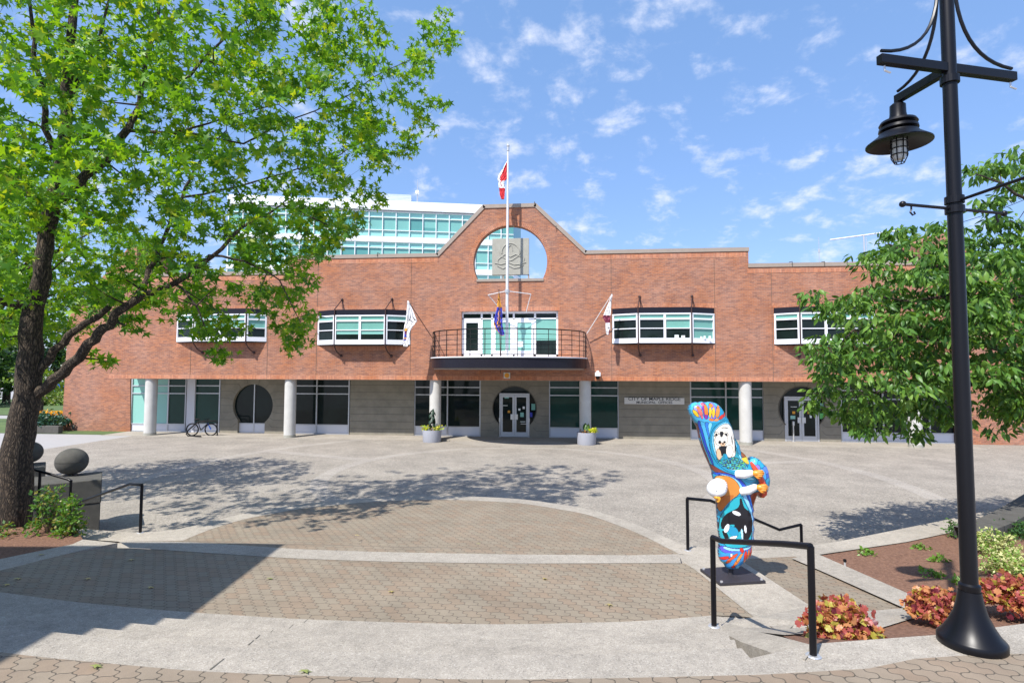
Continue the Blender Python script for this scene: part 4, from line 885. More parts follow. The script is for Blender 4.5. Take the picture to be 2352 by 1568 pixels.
# bicycle and rack
def bike():
    o_ = onZ(462, 1000, LP+.02); t = thing('bicycle', o_, 'dark mountain bicycle leaning on a black rack by the left windows', 'bicycle'); th = R(8); dx_ = Vector((math.cos(th), math.sin(th), 0)); dy_ = Vector((-dx_.y, dx_.x, 0))
    def B(a, z, o=0): return o_ + dx_*a + Zv*z + dy_*(o+z*.12)
    r_ = .34
    for s_, x in ((-1, -.52), (1, .52)):
        c = B(x, r_); wf = MB().tube([c+dx_*math.cos(a)*r_+Zv*math.sin(a)*r_ for a in np.linspace(0, 2*math.pi, 29)], .026, 8, cap=False).build('wheel', 'blackm', t, smooth=True)
        MB().tube([c+dx_*math.cos(a)*(r_-.035)+Zv*math.sin(a)*(r_-.035) for a in np.linspace(0, 2*math.pi, 29)], .012, 6, cap=False).build('rim', 'black', wf)
        sp = MB()
        for k_ in range(12): a = k_*math.pi/6; sp.tube([c, c+dx_*math.cos(a)*(r_-.03)+Zv*math.sin(a)*(r_-.03)], .003, 4)
        sp.build('spokes', 'steel', wf)
    bb_, st, hd, rw_, fw_ = B(-.06, .29), B(-.24, .78), B(.3, .80), B(-.52, .34), B(.52, .34)
    MB().tube([bb_, st], .022).tube([st-Vector((0, 0, .08)), hd], .022).tube([bb_, hd-Vector((0, 0, .12))], .027).tube([rw_, bb_], .014).tube([rw_, st-Vector((0, 0, .1))], .013).tube([hd+Zv*.02, hd-Zv*.15], .024).build('frame', 'black', t, smooth=True)
    MB().tube([hd-Zv*.12, fw_+dy_*.05], .02).tube([hd-Zv*.12, fw_-dy_*.05], .02).build('fork', 'carblue', t, smooth=True)
    MB().tube([hd, hd+Zv*.12-dx_*.02], .016).tube([hd+Zv*.12-dy_*.33-dx_*.05, hd+Zv*.13, hd+Zv*.12+dy_*.33-dx_*.05], .014).build('handlebar', 'black', t, smooth=True)
    MB().tube([st, st+Zv*.12-dx_*.03], .014).tube([st+Zv*.13-dx_*.16, st+Zv*.13-dx_*.05, st+Zv*.14+dx_*.12], [.06, .055, .015]).build('saddle', 'blackm', t, smooth=True)
    MB().lathe([(.09, -.01), (.09, .01)], bb_, 16).tube([bb_-dy_*.08, bb_-dy_*.08-Zv*.16+dx_*.05], .012).tube([bb_+dy_*.08, bb_+dy_*.08+Zv*.15-dx_*.05], .012).build('crank', 'steel', t)
    q = onZ(430, 1001, LP+.02); rk = thing('bike_rack', q, 'thick black tube bicycle rack behind the leaning bicycle', 'bicycle rack')
    g = MB(); g.tube([q+Vector((1.0, -.25, .03)), q+Vector((.12, -.12, .03)), q+Vector((-.02, -.05, .12)), q+Vector((.02, 0, .3)), q+Vector((.45, .15, .74)), q+Vector((.62, .2, .82)), q+Vector((1.45, .35, .84)), q+Vector((1.52, .36, .78)), q+Vector((1.56, .36, .0))], .036, 10); g.build('loop', 'blackm', rk, smooth=True); MB().lathe([(.08, 0), (.08, .01)], q+Vector((1.56, .36, 0)), 12).build('foot', 'steel', rk)
bike()

# ------------------------------------------------------------------ leaves
def leafgeo(kind):
    if kind == 'star':      # five pointed lobes and a stalk end
        pts = []
        for k_ in range(5):
            a = R(90+(k_-2)*62); l_ = (1.0, .95, .75)[abs(k_-2)]; pts.append((l_*math.cos(a), l_*math.sin(a)))
            if k_ < 4: a2 = a+R(31); pts.append((.36*math.cos(a2), .36*math.sin(a2)))
        pts.append((0, -.25)); v = [(x*.62, y*.62, -.10*(x*x+y*y)) for x, y in pts]
        v = [(0, 0, .02)]+v; n_ = len(pts); return np.array(v), [(0, i+1, (i+1) % n_+1) for i in range(n_)]
    if kind == 'oval': v = [(0, 0, 0), (.16, .25, -.03), (.2, .5, -.07), (.10, .82, -.16), (0, 1, -.24), (-.10, .82, -.16), (-.2, .5, -.07), (-.16, .25, -.03), (0, .45, .03)]; return np.array(v), [(8, i, (i+1) % 8) for i in range(8)]
    if kind == 'small': v = [(0, 0, 0), (.28, .45, -.04), (0, 1, -.1), (-.28, .45, -.04)]; return np.array(v), [(0, 1, 2), (0, 2, 3)]
    if kind == 'lobed':
        pts = []
        for k_ in range(7):
            a = R(90+(k_-3)*45); pts.append((.6*math.cos(a), .5+.5*math.sin(a)))
            if k_ < 6: a2 = a+R(22); pts.append((.42*math.cos(a2), .5+.36*math.sin(a2)))
        v = [(x, y, .1*math.sin(8*x)) for x, y in pts]; return np.array([(0, .45, .0)]+v), [(0, i+1, (i+1) % len(pts)+1) for i in range(len(pts))]
def leaves(name, pos, nrm, tip, size, kind, mats_, parent=None, probs=None):
    """one mesh of many leaves: centres, leaf normals, tip directions, sizes"""
    lv, lf = leafgeo(kind); n = len(pos); nrm = nrm/np.linalg.norm(nrm, axis=1, keepdims=True); y = tip - nrm*np.sum(tip*nrm, 1, keepdims=True); y /= np.linalg.norm(y, axis=1, keepdims=True)+1e-9; x = np.cross(y, nrm)
    V = pos[:, None]+size[:, None, None]*(lv[None, :, :1]*x[:, None]+lv[None, :, 1:2]*y[:, None]+lv[None, :, 2:]*nrm[:, None]); nv, nf = len(lv), len(lf)
    Fc = (np.array(lf)[None]+np.arange(n)[:, None, None]*nv).reshape(-1, 3); me = bpy.data.meshes.new(name); me.vertices.add(n*nv); me.vertices.foreach_set('co', V.reshape(-1).astype(np.float32))
    me.loops.add(len(Fc)*3); me.loops.foreach_set('vertex_index', Fc.reshape(-1).astype(np.int32)); me.polygons.add(len(Fc)); me.polygons.foreach_set('loop_start', np.arange(len(Fc), dtype=np.int32)*3); me.polygons.foreach_set('loop_total', np.full(len(Fc), 3, dtype=np.int32))
    for m_ in mats_: me.materials.append(m_)
    mi = np.repeat(rng.choice(len(mats_), n, p=probs), nf).astype(np.int32); me.polygons.foreach_set('material_index', mi); me.update(calc_edges=True); me.validate()
    o = bpy.data.objects.new(name, me); COL.objects.link(o)
    if parent: o.parent = parent; o.matrix_parent_inverse = Matrix.Translation(-Vector(parent.location))
    return o
def rnd(n): v = rng.normal(size=(n, 3)); return v/np.linalg.norm(v, axis=1, keepdims=True)
def clusterleaves(C, per, spread, size, droop=.3, upb=.8, sv=.3, fz=.7):
    n = len(C)*per; c = np.repeat(np.array(C), per, 0); off_ = rnd(n)*spread*rng.random((n, 1))**.5; off_[:, 2] *= fz; pos = c+off_
    nr = rnd(n)*.8; nr[:, 2] += upb; tp = off_/(spread+1e-6)+rnd(n)*.6; tp[:, 2] -= droop
    return pos, nr, tp, size*(1-sv+2*sv*rng.random(n))
G1 = [leafmat('sweetgum_a', (0.145, 0.32, 0.018), .5), leafmat('sweetgum_b', (0.075, 0.21, 0.018), .45), leafmat('sweetgum_c', (0.22, 0.40, 0.02), .5), leafmat('sweetgum_yellow', (0.36, 0.46, 0.03), .5)]
G2 = [leafmat('cherry_a', (0.095, 0.21, 0.033), .33), leafmat('cherry_b', (0.05, 0.125, 0.022), .28), leafmat('cherry_c', (0.17, 0.31, 0.05), .38)]
G3 = [leafmat('far_a', (0.05, 0.12, 0.025), .3), leafmat('far_b', (0.08, 0.17, 0.03), .3), leafmat('far_c', (0.03, 0.075, 0.02), .2)]
# --- sweetgum at the left
base = onZ(24, 1236, L2+.1)
tree = thing('sweetgum_tree', base, 'large green sweetgum with star-shaped leaves at the left, its rough trunk leaning', 'tree')
def dl(u): return 10.15+max(0, u-200)/850*3.2
def limb(pts, n=3):
    """pts: (u, v, depth offset, radius)"""
    P = [(atD(u, v, dl(u)+do), r_) for u, v, do, r_ in pts]; out_ = []
    for (a, ra_), (b, rb) in zip(P, P[1:]):
        for t in range(n): out_.append((a+(b-a)*t/n+Vector(rng.normal(size=3)*.02), ra_+(rb-ra_)*t/n))
    out_.append(P[-1]); return out_
LIMBS = [
 [(22, 1245, 0, .37), (35, 1120, 0, .30), (50, 1000, 0, .26), (62, 900, 0, .235), (72, 800, 0, .215), (80, 700, 0, .18), (98, 600, 0, .155), (115, 500, 0, .14), (135, 400, 0, .12), (150, 300, 0, .11), (155, 200, 0, .10), (165, 60, 0, .08), (175, -120, .3, .06), (190, -330, .5, .03)],
 [(85, 905, 0, .13), (150, 858, -.2, .11), (199, 803, -.4, .10), (228, 764, -.5, .095), (258, 735, -.6, .09), (285, 700, -.7, .085), (330, 680, -.8, .075), (405, 651, -.9, .06), (480, 588, -1.2, .045), (560, 520, -1.4, .035), (650, 470, -1.2, .02), (760, 520, -1, .012)],
 [(80, 862, 0, .10), (125, 805, .1, .085), (160, 772, .1, .08), (200, 742, 0, .07), (250, 706, -.5, .06)],
 [(305, 690, -.7, .07), (345, 618, -.3, .055), (378, 545, .1, .045), (416, 454, .4, .035), (450, 380, .6, .025), (520, 300, .8, .015)],
 [(115, 480, 0, .12), (157, 446, 0, .11), (200, 405, .2, .10), (240, 367, .3, .095), (292, 296, .5, .085), (319, 240, .6, .07), (337, 150, .8, .06), (356, 75, 1, .05), (367, 0, 1.2, .04), (380, -150, 1.5, .02)],
 [(319, 243, .6, .06), (375, 218, .7, .045), (435, 176, .8, .04), (490, 115, 1, .03), (600, 20, 1.2, .02), (680, -60, 1.4, .012)],
 [(292, 300, .5, .05), (400, 305, .2, .03), (520, 270, 0, .02), (640, 240, 0, .012)],
 [(410, 300, .2, .03), (560, 330, .3, .025), (640, 290, .5, .02), (760, 240, .6, .014), (860, 180, .6, .012), (960, 130, .5, .008)],
 [(416, 454, .4, .03), (540, 430, .8, .025), (650, 400, 1, .02), (760, 370, 1.2, .014), (880, 300, 1.2, .01)],
 [(480, 588, -1.2, .03), (560, 600, -1.4, .022), (640, 640, -1.4, .016), (690, 740, -1.2, .008)],
 [(405, 651, -.9, .03), (450, 700, -1.3, .02), (480, 770, -1.4, .01)],
 [(112, 500, 0, .09), (68, 450, 0, .075), (0, 394, -.3, .06), (-120, 330, -.6, .04), (-260, 280, -.8, .02)],
 [(80, 710, 0, .10), (45, 705, -.2, .08), (0, 690, -.4, .07), (-120, 660, -.8, .05), (-260, 600, -1.0, .02)],
 [(140, 380, 0, .07), (105, 292, -.3, .06), (90, 187, -.5, .05), (75, 94, -.6, .04), (60, -60, -.8, .02)],
 [(152, 240, 0, .05), (200, 160, .2, .04), (240, 60, .3, .03), (262, -80, .5, .015)],
 [(356, 75, 1, .04), (440, 0, 1.2, .03), (560, -90, 1.4, .02), (720, -130, 1.5, .012)],
]
NODES = []; tb = MB()
for i, l_ in enumerate(LIMBS):
    q = limb(l_); tb.tube([p for p, _ in q], [r_*(.86 if i == 0 else .82) for _, r_ in q], 14 if i == 0 else 8); NODES += [(p, r_) for p, r_ in q if p.z > base.z+1.8]
tb.build('trunk', 'bark', tree, smooth=True)
def grow(samples, NODES, tw_mb, rmax=.022, step=.45):
    P = np.array([tuple(p) for p, _ in NODES]); rad = [r_ for _, r_ in NODES]; S_ = [Vector(s) for s in samples]
    D_ = [float(np.min(np.linalg.norm(P-np.array(s), axis=1))) for s in S_]
    for i in np.argsort(D_):
        s = S_[i]; d = np.linalg.norm(P-np.array(s), axis=1); j = int(np.argmin(d)); a = Vector(P[j]); n_ = max(1, int(d[j]/step)); r0 = min(rmax, rad[j]*.75)
        pts = [a+(s-a)*k_/n_+Vector((0, 0, math.sin(math.pi*k_/n_)*.08*d[j]))+(Vector(rng.normal(size=3)*.03) if 0 < k_ < n_ else Vector()) for k_ in range(n_+1)]; rs = [r0+(max(.003, r0*.45)-r0)*k_/n_ for k_ in range(n_+1)]
        if (pts[0]-pts[-1]).length > .03:
            tw_mb.tube(pts, rs, 4, cap=False); P = np.vstack([P]+[np.array(tuple(p))[None] for p in pts[1:]]); rad += rs[1:]
# crown as blobs in the view, each sampled through a real range of depths
BL = [(-260, 0, 200, 40), (-120, 380, 190, 46), (-80, 640, 130, 26), (60, 60, 170, 60), (90, 260, 150, 50), (60, 430, 110, 36), (40, 640, 70, 14), (15, 745, 45, 7), (260, 60, 170, 66), (280, 230, 150, 56), (230, 420, 110, 34), (240, 560, 90, 16), (190, 680, 60, 11), (250, 640, 45, 5),
 (460, 70, 170, 62), (470, 240, 150, 56), (430, 400, 120, 42), (430, 540, 90, 26), (400, 640, 85, 20), (470, 700, 70, 18), (515, 760, 50, 9), (520, 820, 28, 3), (340, 700, 55, 8), (290, 740, 35, 3), (235, 835, 22, 2),
 (650, 60, 160, 56), (660, 230, 150, 54), (620, 390, 130, 46), (580, 540, 90, 34), (610, 640, 80, 24), (660, 720, 55, 14), (690, 790, 38, 7), (800, 60, 100, 26), (810, 210, 120, 36), (780, 340, 110, 34), (740, 460, 90, 24), (800, 500, 60, 12), (700, 560, 60, 12), (770, 570, 40, 6), (870, 330, 70, 12), (860, 440, 35, 5), (690, 640, 35, 5),
 (900, 160, 80, 14), (960, 220, 60, 9), (950, 290, 45, 6), (1000, 130, 50, 8), (1005, 50, 38, 6), (1035, 95, 22, 3), (925, 335, 28, 3), (-20, -250, 320, 60), (400, -220, 260, 60), (720, -120, 140, 20)]
CS = []
for u, v, r_, n_ in BL:
    for _ in range(n_):
        a = rng.random()*6.283; q = math.sqrt(rng.random()); uu, vv = u+r_*q*math.cos(a), v+r_*q*math.sin(a)*.95
        dd = dl(uu)+rng.uniform(-1, 1)*min(2.6, r_/42.0)*.95
        CS.append(tuple(atD(uu, vv, max(6.5, dd))))
tb = MB(); grow(CS, NODES, tb); tb.build('twigs', 'bark', tree)
C_ = np.array(CS); leaves('crown', *clusterleaves(C_, 17, .26, .165, .35, .6, .4), 'star', G1, tree, [.36, .30, .25, .09])
c2_ = CAM+_r*-15.0+_h*15.9; c2_.z = 7.0; t2_ = thing('sweetgum_tree', (c2_.x, c2_.y, 0), 'second green sweetgum beyond the left picture edge, shading the plaza', 'tree')
tb = MB(); tb.tube([(c2_.x, c2_.y, 0), (c2_.x+.1, c2_.y, 4), (c2_.x, c2_.y, 8.5)], [.3, .2, .06], 10); C2 = [tuple(c2_+Vector(rnd(1)[0]*np.array([4.3, 3.6, 2.6])*rng.random()**.4)) for _ in range(560)]
for p in C2[:40]: tb.tube([(c2_.x, c2_.y, 4+rng.random()*2), p], [.06, .01], 5)
tb.build('trunk', 'bark', t2_); leaves('crown', *clusterleaves(np.array(C2), 14, .42, .22, .35, .6), 'star', G1, t2_, [.36, .30, .25, .09])
# --- cherry at the right
tr_b = atD(2620, 1150, 12.3); tr_b.z = .0; ch = thing('cherry_tree', tr_b, 'green cherry tree with long drooping leaves at the right behind the lamp post', 'tree')
def limb2(pts, n=3):
    P = [(atD(u, v, d*1.16), r_) for u, v, d, r_ in pts]; o_ = []
    for (a, ra_), (b, rb) in zip(P, P[1:]):
        for t in range(n): o_.append((a+(b-a)*t/n+Vector(rng.normal(size=3)*.015), ra_+(rb-ra_)*t/n))
    o_.append(P[-1]); return o_
L2B = [[(2620, 1215, 10.6, .22), (2600, 1000, 10.6, .18), (2560, 880, 10.5, .16), (2560, 700, 10.4, .12), (2540, 500, 10.2, .08), (2500, 300, 10, .04)],
 [(2560, 880, 10.5, .11), (2400, 820, 10.2, .08), (2250, 790, 9.8, .06), (2100, 770, 9.6, .035), (1960, 760, 9.4, .02), (1880, 830, 9.3, .01)],
 [(2560, 760, 10.4, .10), (2400, 700, 10, .07), (2250, 660, 9.6, .05), (2140, 610, 9.3, .03), (2040, 560, 9.2, .015)],
 [(2400, 820, 10.2, .06), (2250, 880, 9.9, .04), (2100, 900, 9.7, .025), (1960, 900, 9.5, .014), (1850, 905, 9.4, .008)],
 [(2540, 560, 10.2, .07), (2400, 480, 9.6, .04), (2300, 420, 9.3, .02), (2240, 400, 9.2, .01)],
 [(2600, 960, 10.6, .08), (2450, 940, 10.2, .05), (2330, 930, 9.9, .03)],
 [(2250, 660, 9.6, .04), (2120, 690, 9.4, .025), (1980, 680, 9.3, .015), (1900, 690, 9.3, .008)]]
N2 = []; tb = MB()
for l_ in L2B: q = limb2(l_); tb.tube([p for p, _ in q], [r_ for _, r_ in q], 8); N2 += [(p, r_) for p, r_ in q if p.z > 2.2]
tb.build('trunk', 'bark', ch, smooth=True)
BR2 = [(2290, 640, 90, 30), (2200, 640, 80, 26), (2120, 590, 55, 11), (2060, 552, 32, 5), (2180, 550, 50, 9), (2040, 640, 55, 10), (2000, 690, 50, 9), (2130, 700, 90, 30), (2010, 760, 80, 28), (2130, 800, 110, 46), (2260, 780, 110, 44), (2380, 720, 110, 52), (2380, 860, 100, 44), (2450, 800, 120, 50), (2300, 880, 80, 22), (1930, 790, 60, 15), (1900, 850, 45, 9), (1910, 700, 22, 4), (1880, 682, 18, 3), (1950, 900, 60, 14), (1870, 905, 35, 4), (2050, 890, 80, 24), (2000, 950, 45, 8), (2070, 960, 40, 5), (2160, 900, 60, 16), (2180, 950, 25, 4), (2290, 950, 40, 7), (2330, 925, 30, 6), (1990, 985, 12, 2), (2100, 990, 14, 2), (2000, 595, 30, 4), (2240, 395, 22, 4), (2290, 390, 24, 4), (2330, 370, 25, 4), (2280, 470, 18, 3), (2340, 440, 24, 4), (2300, 512, 16, 3), (2345, 525, 20, 3), (2540, 560, 110, 12), (2520, 720, 150, 30), (2330, 590, 45, 8), (2290, 555, 25, 4)]
CS = []
for u, v, r_, n_ in BR2:
    for _ in range(n_):
        a = rng.random()*6.283; q = math.sqrt(rng.random()); uu, vv = u+r_*q*math.cos(a), v+r_*q*math.sin(a)
        CS.append(tuple(atD(uu, vv, 11.3+max(0, uu-2300)/300*.7+rng.uniform(-1, 1)*min(1.7, r_/45.0))))
tb = MB(); grow(CS, N2, tb, .012); tb.build('twigs', 'barkl', ch)
C_ = np.array(CS); leaves('crown', *clusterleaves(C_, 31, .34, .16, 1.3, .5, .35, .30), 'oval', G2, ch, [.4, .32, .28])
# --- generic far trees
def fartree(u, v, dep, zb_, rx, rz, n_, ls, label, mats_=G3, name='leafy_tree', group=None, pr=None, trunk=True):
    c = atD(u, v, dep); t = thing(name, (c.x, c.y, zb_), label, 'tree', group)
    tb = MB(); tb.tube([(c.x, c.y, zb_), (c.x+.1, c.y, zb_+(c.z-zb_)*.6), (c.x, c.y, c.z+rz*.4)], [rx*.08, rx*.055, rx*.02], 8); C_ = []; lobes = [(rnd(1)[0]*np.array([rx*.6, rx*.6, rz*.6]), rng.uniform(.32, .55)) for _ in range(11)]
    for _ in range(n_):
        o_, s_ = lobes[rng.integers(11)]; p = o_+rnd(1)[0]*np.array([rx, rx, rz])*s_*rng.random()**.25; C_.append((c.x+p[0], c.y+p[1], c.z+p[2]))
    for p in C_[:14]: tb.tube([(c.x, c.y, c.z-rz*.5), p], [rx*.03, rx*.008], 5)
    tb.build('trunk', 'bark', t); leaves('crown', *clusterleaves(np.array(C_), 9, rx*.16, ls, .4, .6), 'small', mats_, t, pr)
fartree(2120, 590, 55, 0, 4.6, 3.4, 330, .6, 'bright green tree behind the brick roof at the right', [leafmat('far_bright', (0.10, 0.22, 0.03), .4), G3[1]])
fartree(20, 800, 60, 0, 4.6, 5.2, 420, .55, 'dark green tree left of the hall, behind the sweetgum trunk', [G3[2], G3[0]])
fartree(130, 800, 70, 0, 3.6, 4.0, 300, .5, 'mid green tree just left of the hall corner')
fartree(-60, 880, 55, 0, 4.0, 3.6, 260, .5, 'very dark low tree at the far left edge', [G3[2]])
fartree(96, 875, 45, 0, 2.2, 1.6, 160, .3, 'light yellow-green small tree beside the hall corner', [leafmat('far_lime', (0.16, 0.25, 0.03), .4)])
fartree(2345, 640, 60, 0, 3.0, 3.0, 160, .5, 'hazy green tree by the utility pole at the right')
def shrub(name, b, label, cat, mats_, rx, rz, n_, per, ls, kind, spread=.08, group=None, stems=8, droop=.1, upb=.7, zo=0.0, pr=None):
    t = thing(name, b, label, cat, group); C_ = []; tb = MB(); th_ = rng.random(n_)*6.283
    for i in range(n_):
        ph = math.acos(rng.random()); q = rng.random()**.33; C_.append((b.x+rx*q*math.sin(ph)*math.cos(th_[i]), b.y+rx*q*math.sin(ph)*math.sin(th_[i]), b.z+zo+.03+rz*q*math.cos(ph)))
    for c_ in C_[:stems]: tb.tube([(b.x, b.y, b.z-.02), c_], [.012, .004], 4)
    tb.build('stem', 'barkl', t); leaves('foliage', *clusterleaves(np.array(C_), per, spread, ls, droop, upb), kind, mats_, t, pr); return t
H1 = [leafmat('heuchera_red', (0.38, 0.09, 0.08), .3), leafmat('heuchera_orange', (0.50, 0.22, 0.09), .3), leafmat('heuchera_lime', (0.42, 0.38, 0.07), .3), leafmat('heuchera_dark', (0.13, 0.02, 0.035), .2)]
gp = 'red leaved plants along the bed edge'
hb = onZ(1932, 1462, L0-.28); shrub('heuchera', hb, 'red and lime leafed plant just right of the near handrail post', 'plant', H1, 0.29, .29, 190, 8, .06, 'lobed', .06, gp, 10, -.2, .5, pr=[.36, .34, .2, .1])
hb = onZ(2150, 1415, L0-.35); shrub('heuchera', hb, 'red and orange leafed plant touching the left side of the lamp foot', 'plant', H1, .25, .24, 160, 8, .06, 'lobed', .06, gp, 10, -.2, .5, pr=[.45, .3, .15, .1])
hb = onZ(2335, 1395, L0-.35); shrub('heuchera', hb, 'red and orange leafed plant right of the lamp foot at the picture edge', 'plant', H1, .34, .28, 220, 8, .06, 'lobed', .06, gp, 10, -.2, .5, pr=[.42, .34, .16, .08])
VG = [leafmat('variegated_cream', (0.55, 0.56, 0.26), .3), leafmat('variegated_green', (0.2, 0.33, 0.06), .3)]
shrub('variegated_shrub', onZ(2285, 1272, -2.9), 'cream and green shrub right of the lamp post, the farther one', 'shrub', VG, .36, .36, 150, 8, .05, 'small', .06, None, 14, 0, .4)
shrub('variegated_shrub', onZ(2325, 1318, -2.85), 'cream and green shrub right of the lamp post, the nearer one', 'shrub', VG, .36, .30, 150, 8, .05, 'small', .06, None, 14, 0, .4)
YG = [leafmat('young_leaf', (0.13, 0.26, 0.03), .3)]
for i, (u, v, lb_) in enumerate(((1990, 1276, 'tiny green plant in the mulch nearest the left corner of the bed'), (2120, 1262, 'tiny green plant in the mulch beside the far kerb'), (2160, 1292, 'tiny green plant on the lamp post shadow, upper one'), (2140, 1325, 'tiny green plant on the lamp post shadow, lower one'), (2212, 1345, 'tiny green plant close to the left side of the lamp pole'))):
    shrub('seedling', onZ(u, v, zr(v)-.01), lb_, 'plant', YG, .13, .07, 14, 5, .06, 'small', .04, 'tiny green plants in the mulch', 3, 0, .5)
shrub('dark_shrub', onZ(2210, 1232, -2.95), 'small dark green shrub behind the lamp pole by the dark wall', 'shrub', [G3[0], G3[1]], .25, .32, 60, 8, .06, 'small', .07)
for u in (2330, 2400, 2480): shrub('hedge_shrub', onZ(u, 1232, -2.95), {2330: 'dark green shrub in the shade below the curved wall', 2400: 'dark green shrub beyond the right picture edge', 2480: 'dark green shrub farthest beyond the right picture edge'}[u], 'shrub', [G3[2], G3[0]], .5, .2, 110, 8, .06, 'small', .1, 'shaded shrubs by the curved wall')
BG = [leafmat('bush_a', (0.12, 0.25, 0.03), .4), leafmat('bush_b', (0.06, 0.15, 0.03), .3), leafmat('bush_tip', (0.26, 0.24, 0.05), .3)]
shrub('leafy_bush', onZ(112, 1222, L2+.12), 'bright green bush with bronze tips beside the tree trunk, left part taller', 'shrub', BG, .30, .85, 130, 6, .07, 'small', .09, None, 16, 0, .5, pr=[.35, .5, .15])
shrub('leafy_bush', onZ(160, 1228, L2+.12), 'bright green bush right of the taller bush, before the stone block', 'shrub', BG, .19, .66, 90, 6, .075, 'small', .09, None, 16, 0, .5, pr=[.7, .2, .1])
shrub('ground_plant', onZ(8, 1232, L2+.12), 'small dark green plant at the foot of the big tree trunk', 'plant', BG, .25, .2, 20, 6, .07, 'small', .08, None, 4)
# beds left of the hall
pj = onY(100, 985, -.0)
shrub('juniper', Vector((onY(112, 985, 1.5).x, 1.5, .35)), 'blue-green juniper in the low bed by the hall corner', 'shrub', [leafmat('juniper', (0.05, 0.13, 0.10), .2), G3[2]], 1.1, .8, 160, 9, .2, 'small', .25)
kb = thing('bed_wall', (onY(100, 985, 1).x, .6, 0), 'low dark wall of the planted bed left of the hall', 'wall'); MB().box(XX(60, .6), XX(140, .6)+.2, .4, .7, 0, .45).build('wall', 'stone', kb, bevel=.02)
YF = [leafmat('yellow_flower', (0.75, 0.42, 0.02), .3)]
for i, u in enumerate((102, 116, 130)): shrub('flower_clump', Vector((onY(u, 960, 6.5).x, 6.5, .45)), ('clump of orange-yellow flowers behind the juniper, left one', 'clump of orange-yellow flowers behind the juniper, middle one', 'clump of orange-yellow flowers behind the juniper, beside the hall')[i], 'flowers', YF, .6, .35, 50, 8, .13, 'small', .12, 'yellow flower clumps', 3)
for i, (u, v, Y_) in enumerate(((100, 930, 24), (124, 928, 24), (140, 926, 26))): shrub('garden_shrub', Vector((onY(u, v, Y_).x, Y_, .0)), ('pale flowering shrub on the far lawn, left of the other pale ones', 'pale flowering shrub on the far lawn, middle one', 'pale flowering shrub on the far lawn touching the hall corner')[i], 'shrub', [VG[1], VG[0], G3[1]], 1.3, 1.6, 90, 8, .3, 'small', .35, None, 5)
# parked blue car seen left of the hall corner
cb_ = onY(136, 905, 34); car = thing('parked_car', (cb_.x, 34, 0), 'blue parked car glimpsed left of the hall corner', 'car')
prof = [(-2.1, .35), (2.1, .35), (2.15, .75), (1.6, .92), (.95, 1.0), (.45, 1.42), (-1.0, 1.45), (-1.6, 1.0), (-2.1, .9)]
MB().prism([(cb_.x+a, b+.6) for a, b in prof], [], lambda a, b, t: (a, 33.2+1.6*t, b), 0).build('body', 'carblue', car, bevel=.05)
MB().prism([(cb_.x+a, b+.6) for a, b in [(.85, 1.0), (.42, 1.36), (-.95, 1.38), (-1.4, 1.0)]], [], lambda a, b, t: (a, 33.18+1.64*t, b), 0).build('window', 'glass', car)
for q in (-1.3, 1.3): 
    for yy in (33.3, 34.6): MB().tube([(cb_.x+q, yy-.1, .92), (cb_.x+q, yy+.1, .92)], .33, 16).build('wheel', 'blackm', car)
# utility pole and wires, right
ub = atD(2342, 850, 62); up_ = thing('utility_pole', (ub.x, ub.y, 0), 'grey utility pole with street light arm far right', 'pole'); uz = atD(2342, 548, 62).z
MB().tube([(ub.x, ub.y, 0), (ub.x, ub.y, uz)], [.2, .14], 8).build('pole', 'alu', up_); q = Vector((ub.x, ub.y, uz-1.6)); MB().tube([q, q-_r*1.2+Zv*.3], .07, 6).build('arm', 'blackm', up_)
for i, (a, b) in enumerate((((2260, 583), (2420, 522)), ((2275, 596), (2450, 540)), ((2290, 602), (2450, 570)), ((2180, 520), (2400, 440)))):
    p, q = atD(*a, 62), atD(*b, 50); o = MB().tube([p, (p+q)/2-Zv*.2, q], .03, 4).build('power_line', 'blackm'); tag(o, ('power line sloping past the utility pole, top one of the lower three', 'power line sloping past the utility pole, middle of the lower three', 'power line sloping past the utility pole, lowest one', 'thick power line above the others near the banner arm')[i], 'power line')
# planters
def planter(u, v, label, tall):
    b = onZ(u, v, LP); t = thing('planter', b, label, 'planter'); r_ = .50
    MB().lathe([(r_*.92, 0), (r_*.95, .05), (r_, .55), (r_, .62), (r_-.06, .62), (r_-.07, .5), (.001, .5)], b, 36).build('pot', 'planter', t, smooth=True)
    leaves('flowers', *clusterleaves(np.array([(b.x+s_*.34+rng.normal()*.07, b.y-.15+rng.normal()*.12, b.z+.68+rng.random()*.1) for s_ in ((-1, 1) if tall else (1, 1)) for _ in range(9)]), 9, .12, .12, .2, .5), 'small', [leafmat('lime_leaf', (0.35, 0.5, 0.03), .3), leafmat('lime_yellow', (0.6, 0.55, 0.04), .3)], t)
    leaves('red_flowers', *clusterleaves(np.array([(b.x+rng.normal()*.14, b.y-.1+rng.normal()*.1, b.z+.66) for _ in range(9)]), 7, .1, .1, .1, .5), 'small', [leafmat('rust_leaf', (0.45, 0.13, 0.03), .3), G3[0]], t)
    n_ = 34; a = rng.random(n_)*6.283; hh = 1.3 if tall else .75
    pos = np.array([(b.x+.2*math.cos(q), b.y+.2*math.sin(q), b.z+.6+rng.random()*(hh-.5)) for q in a]); tp = np.stack([np.cos(a)*.9, np.sin(a)*.5, np.full(n_, .9)], 1); nr = np.stack([np.cos(a), np.sin(a), np.full(n_, .4)], 1)
    leaves('tall_leaves', pos, nr, tp, np.full(n_, .42 if tall else .3), 'oval', [leafmat('canna', (0.03, 0.06, 0.04), .15) if tall else G3[1]], t); MB().tube([b+Zv*.5, b+Zv*(hh)], .02, 5).build('stem', 'barkl', t)
planter(992, 1014, 'round grey planter left of the entrance with a tall dark leafed plant', True); planter(1347, 1020, 'round grey planter right of the entrance with a short bushy plant', False)
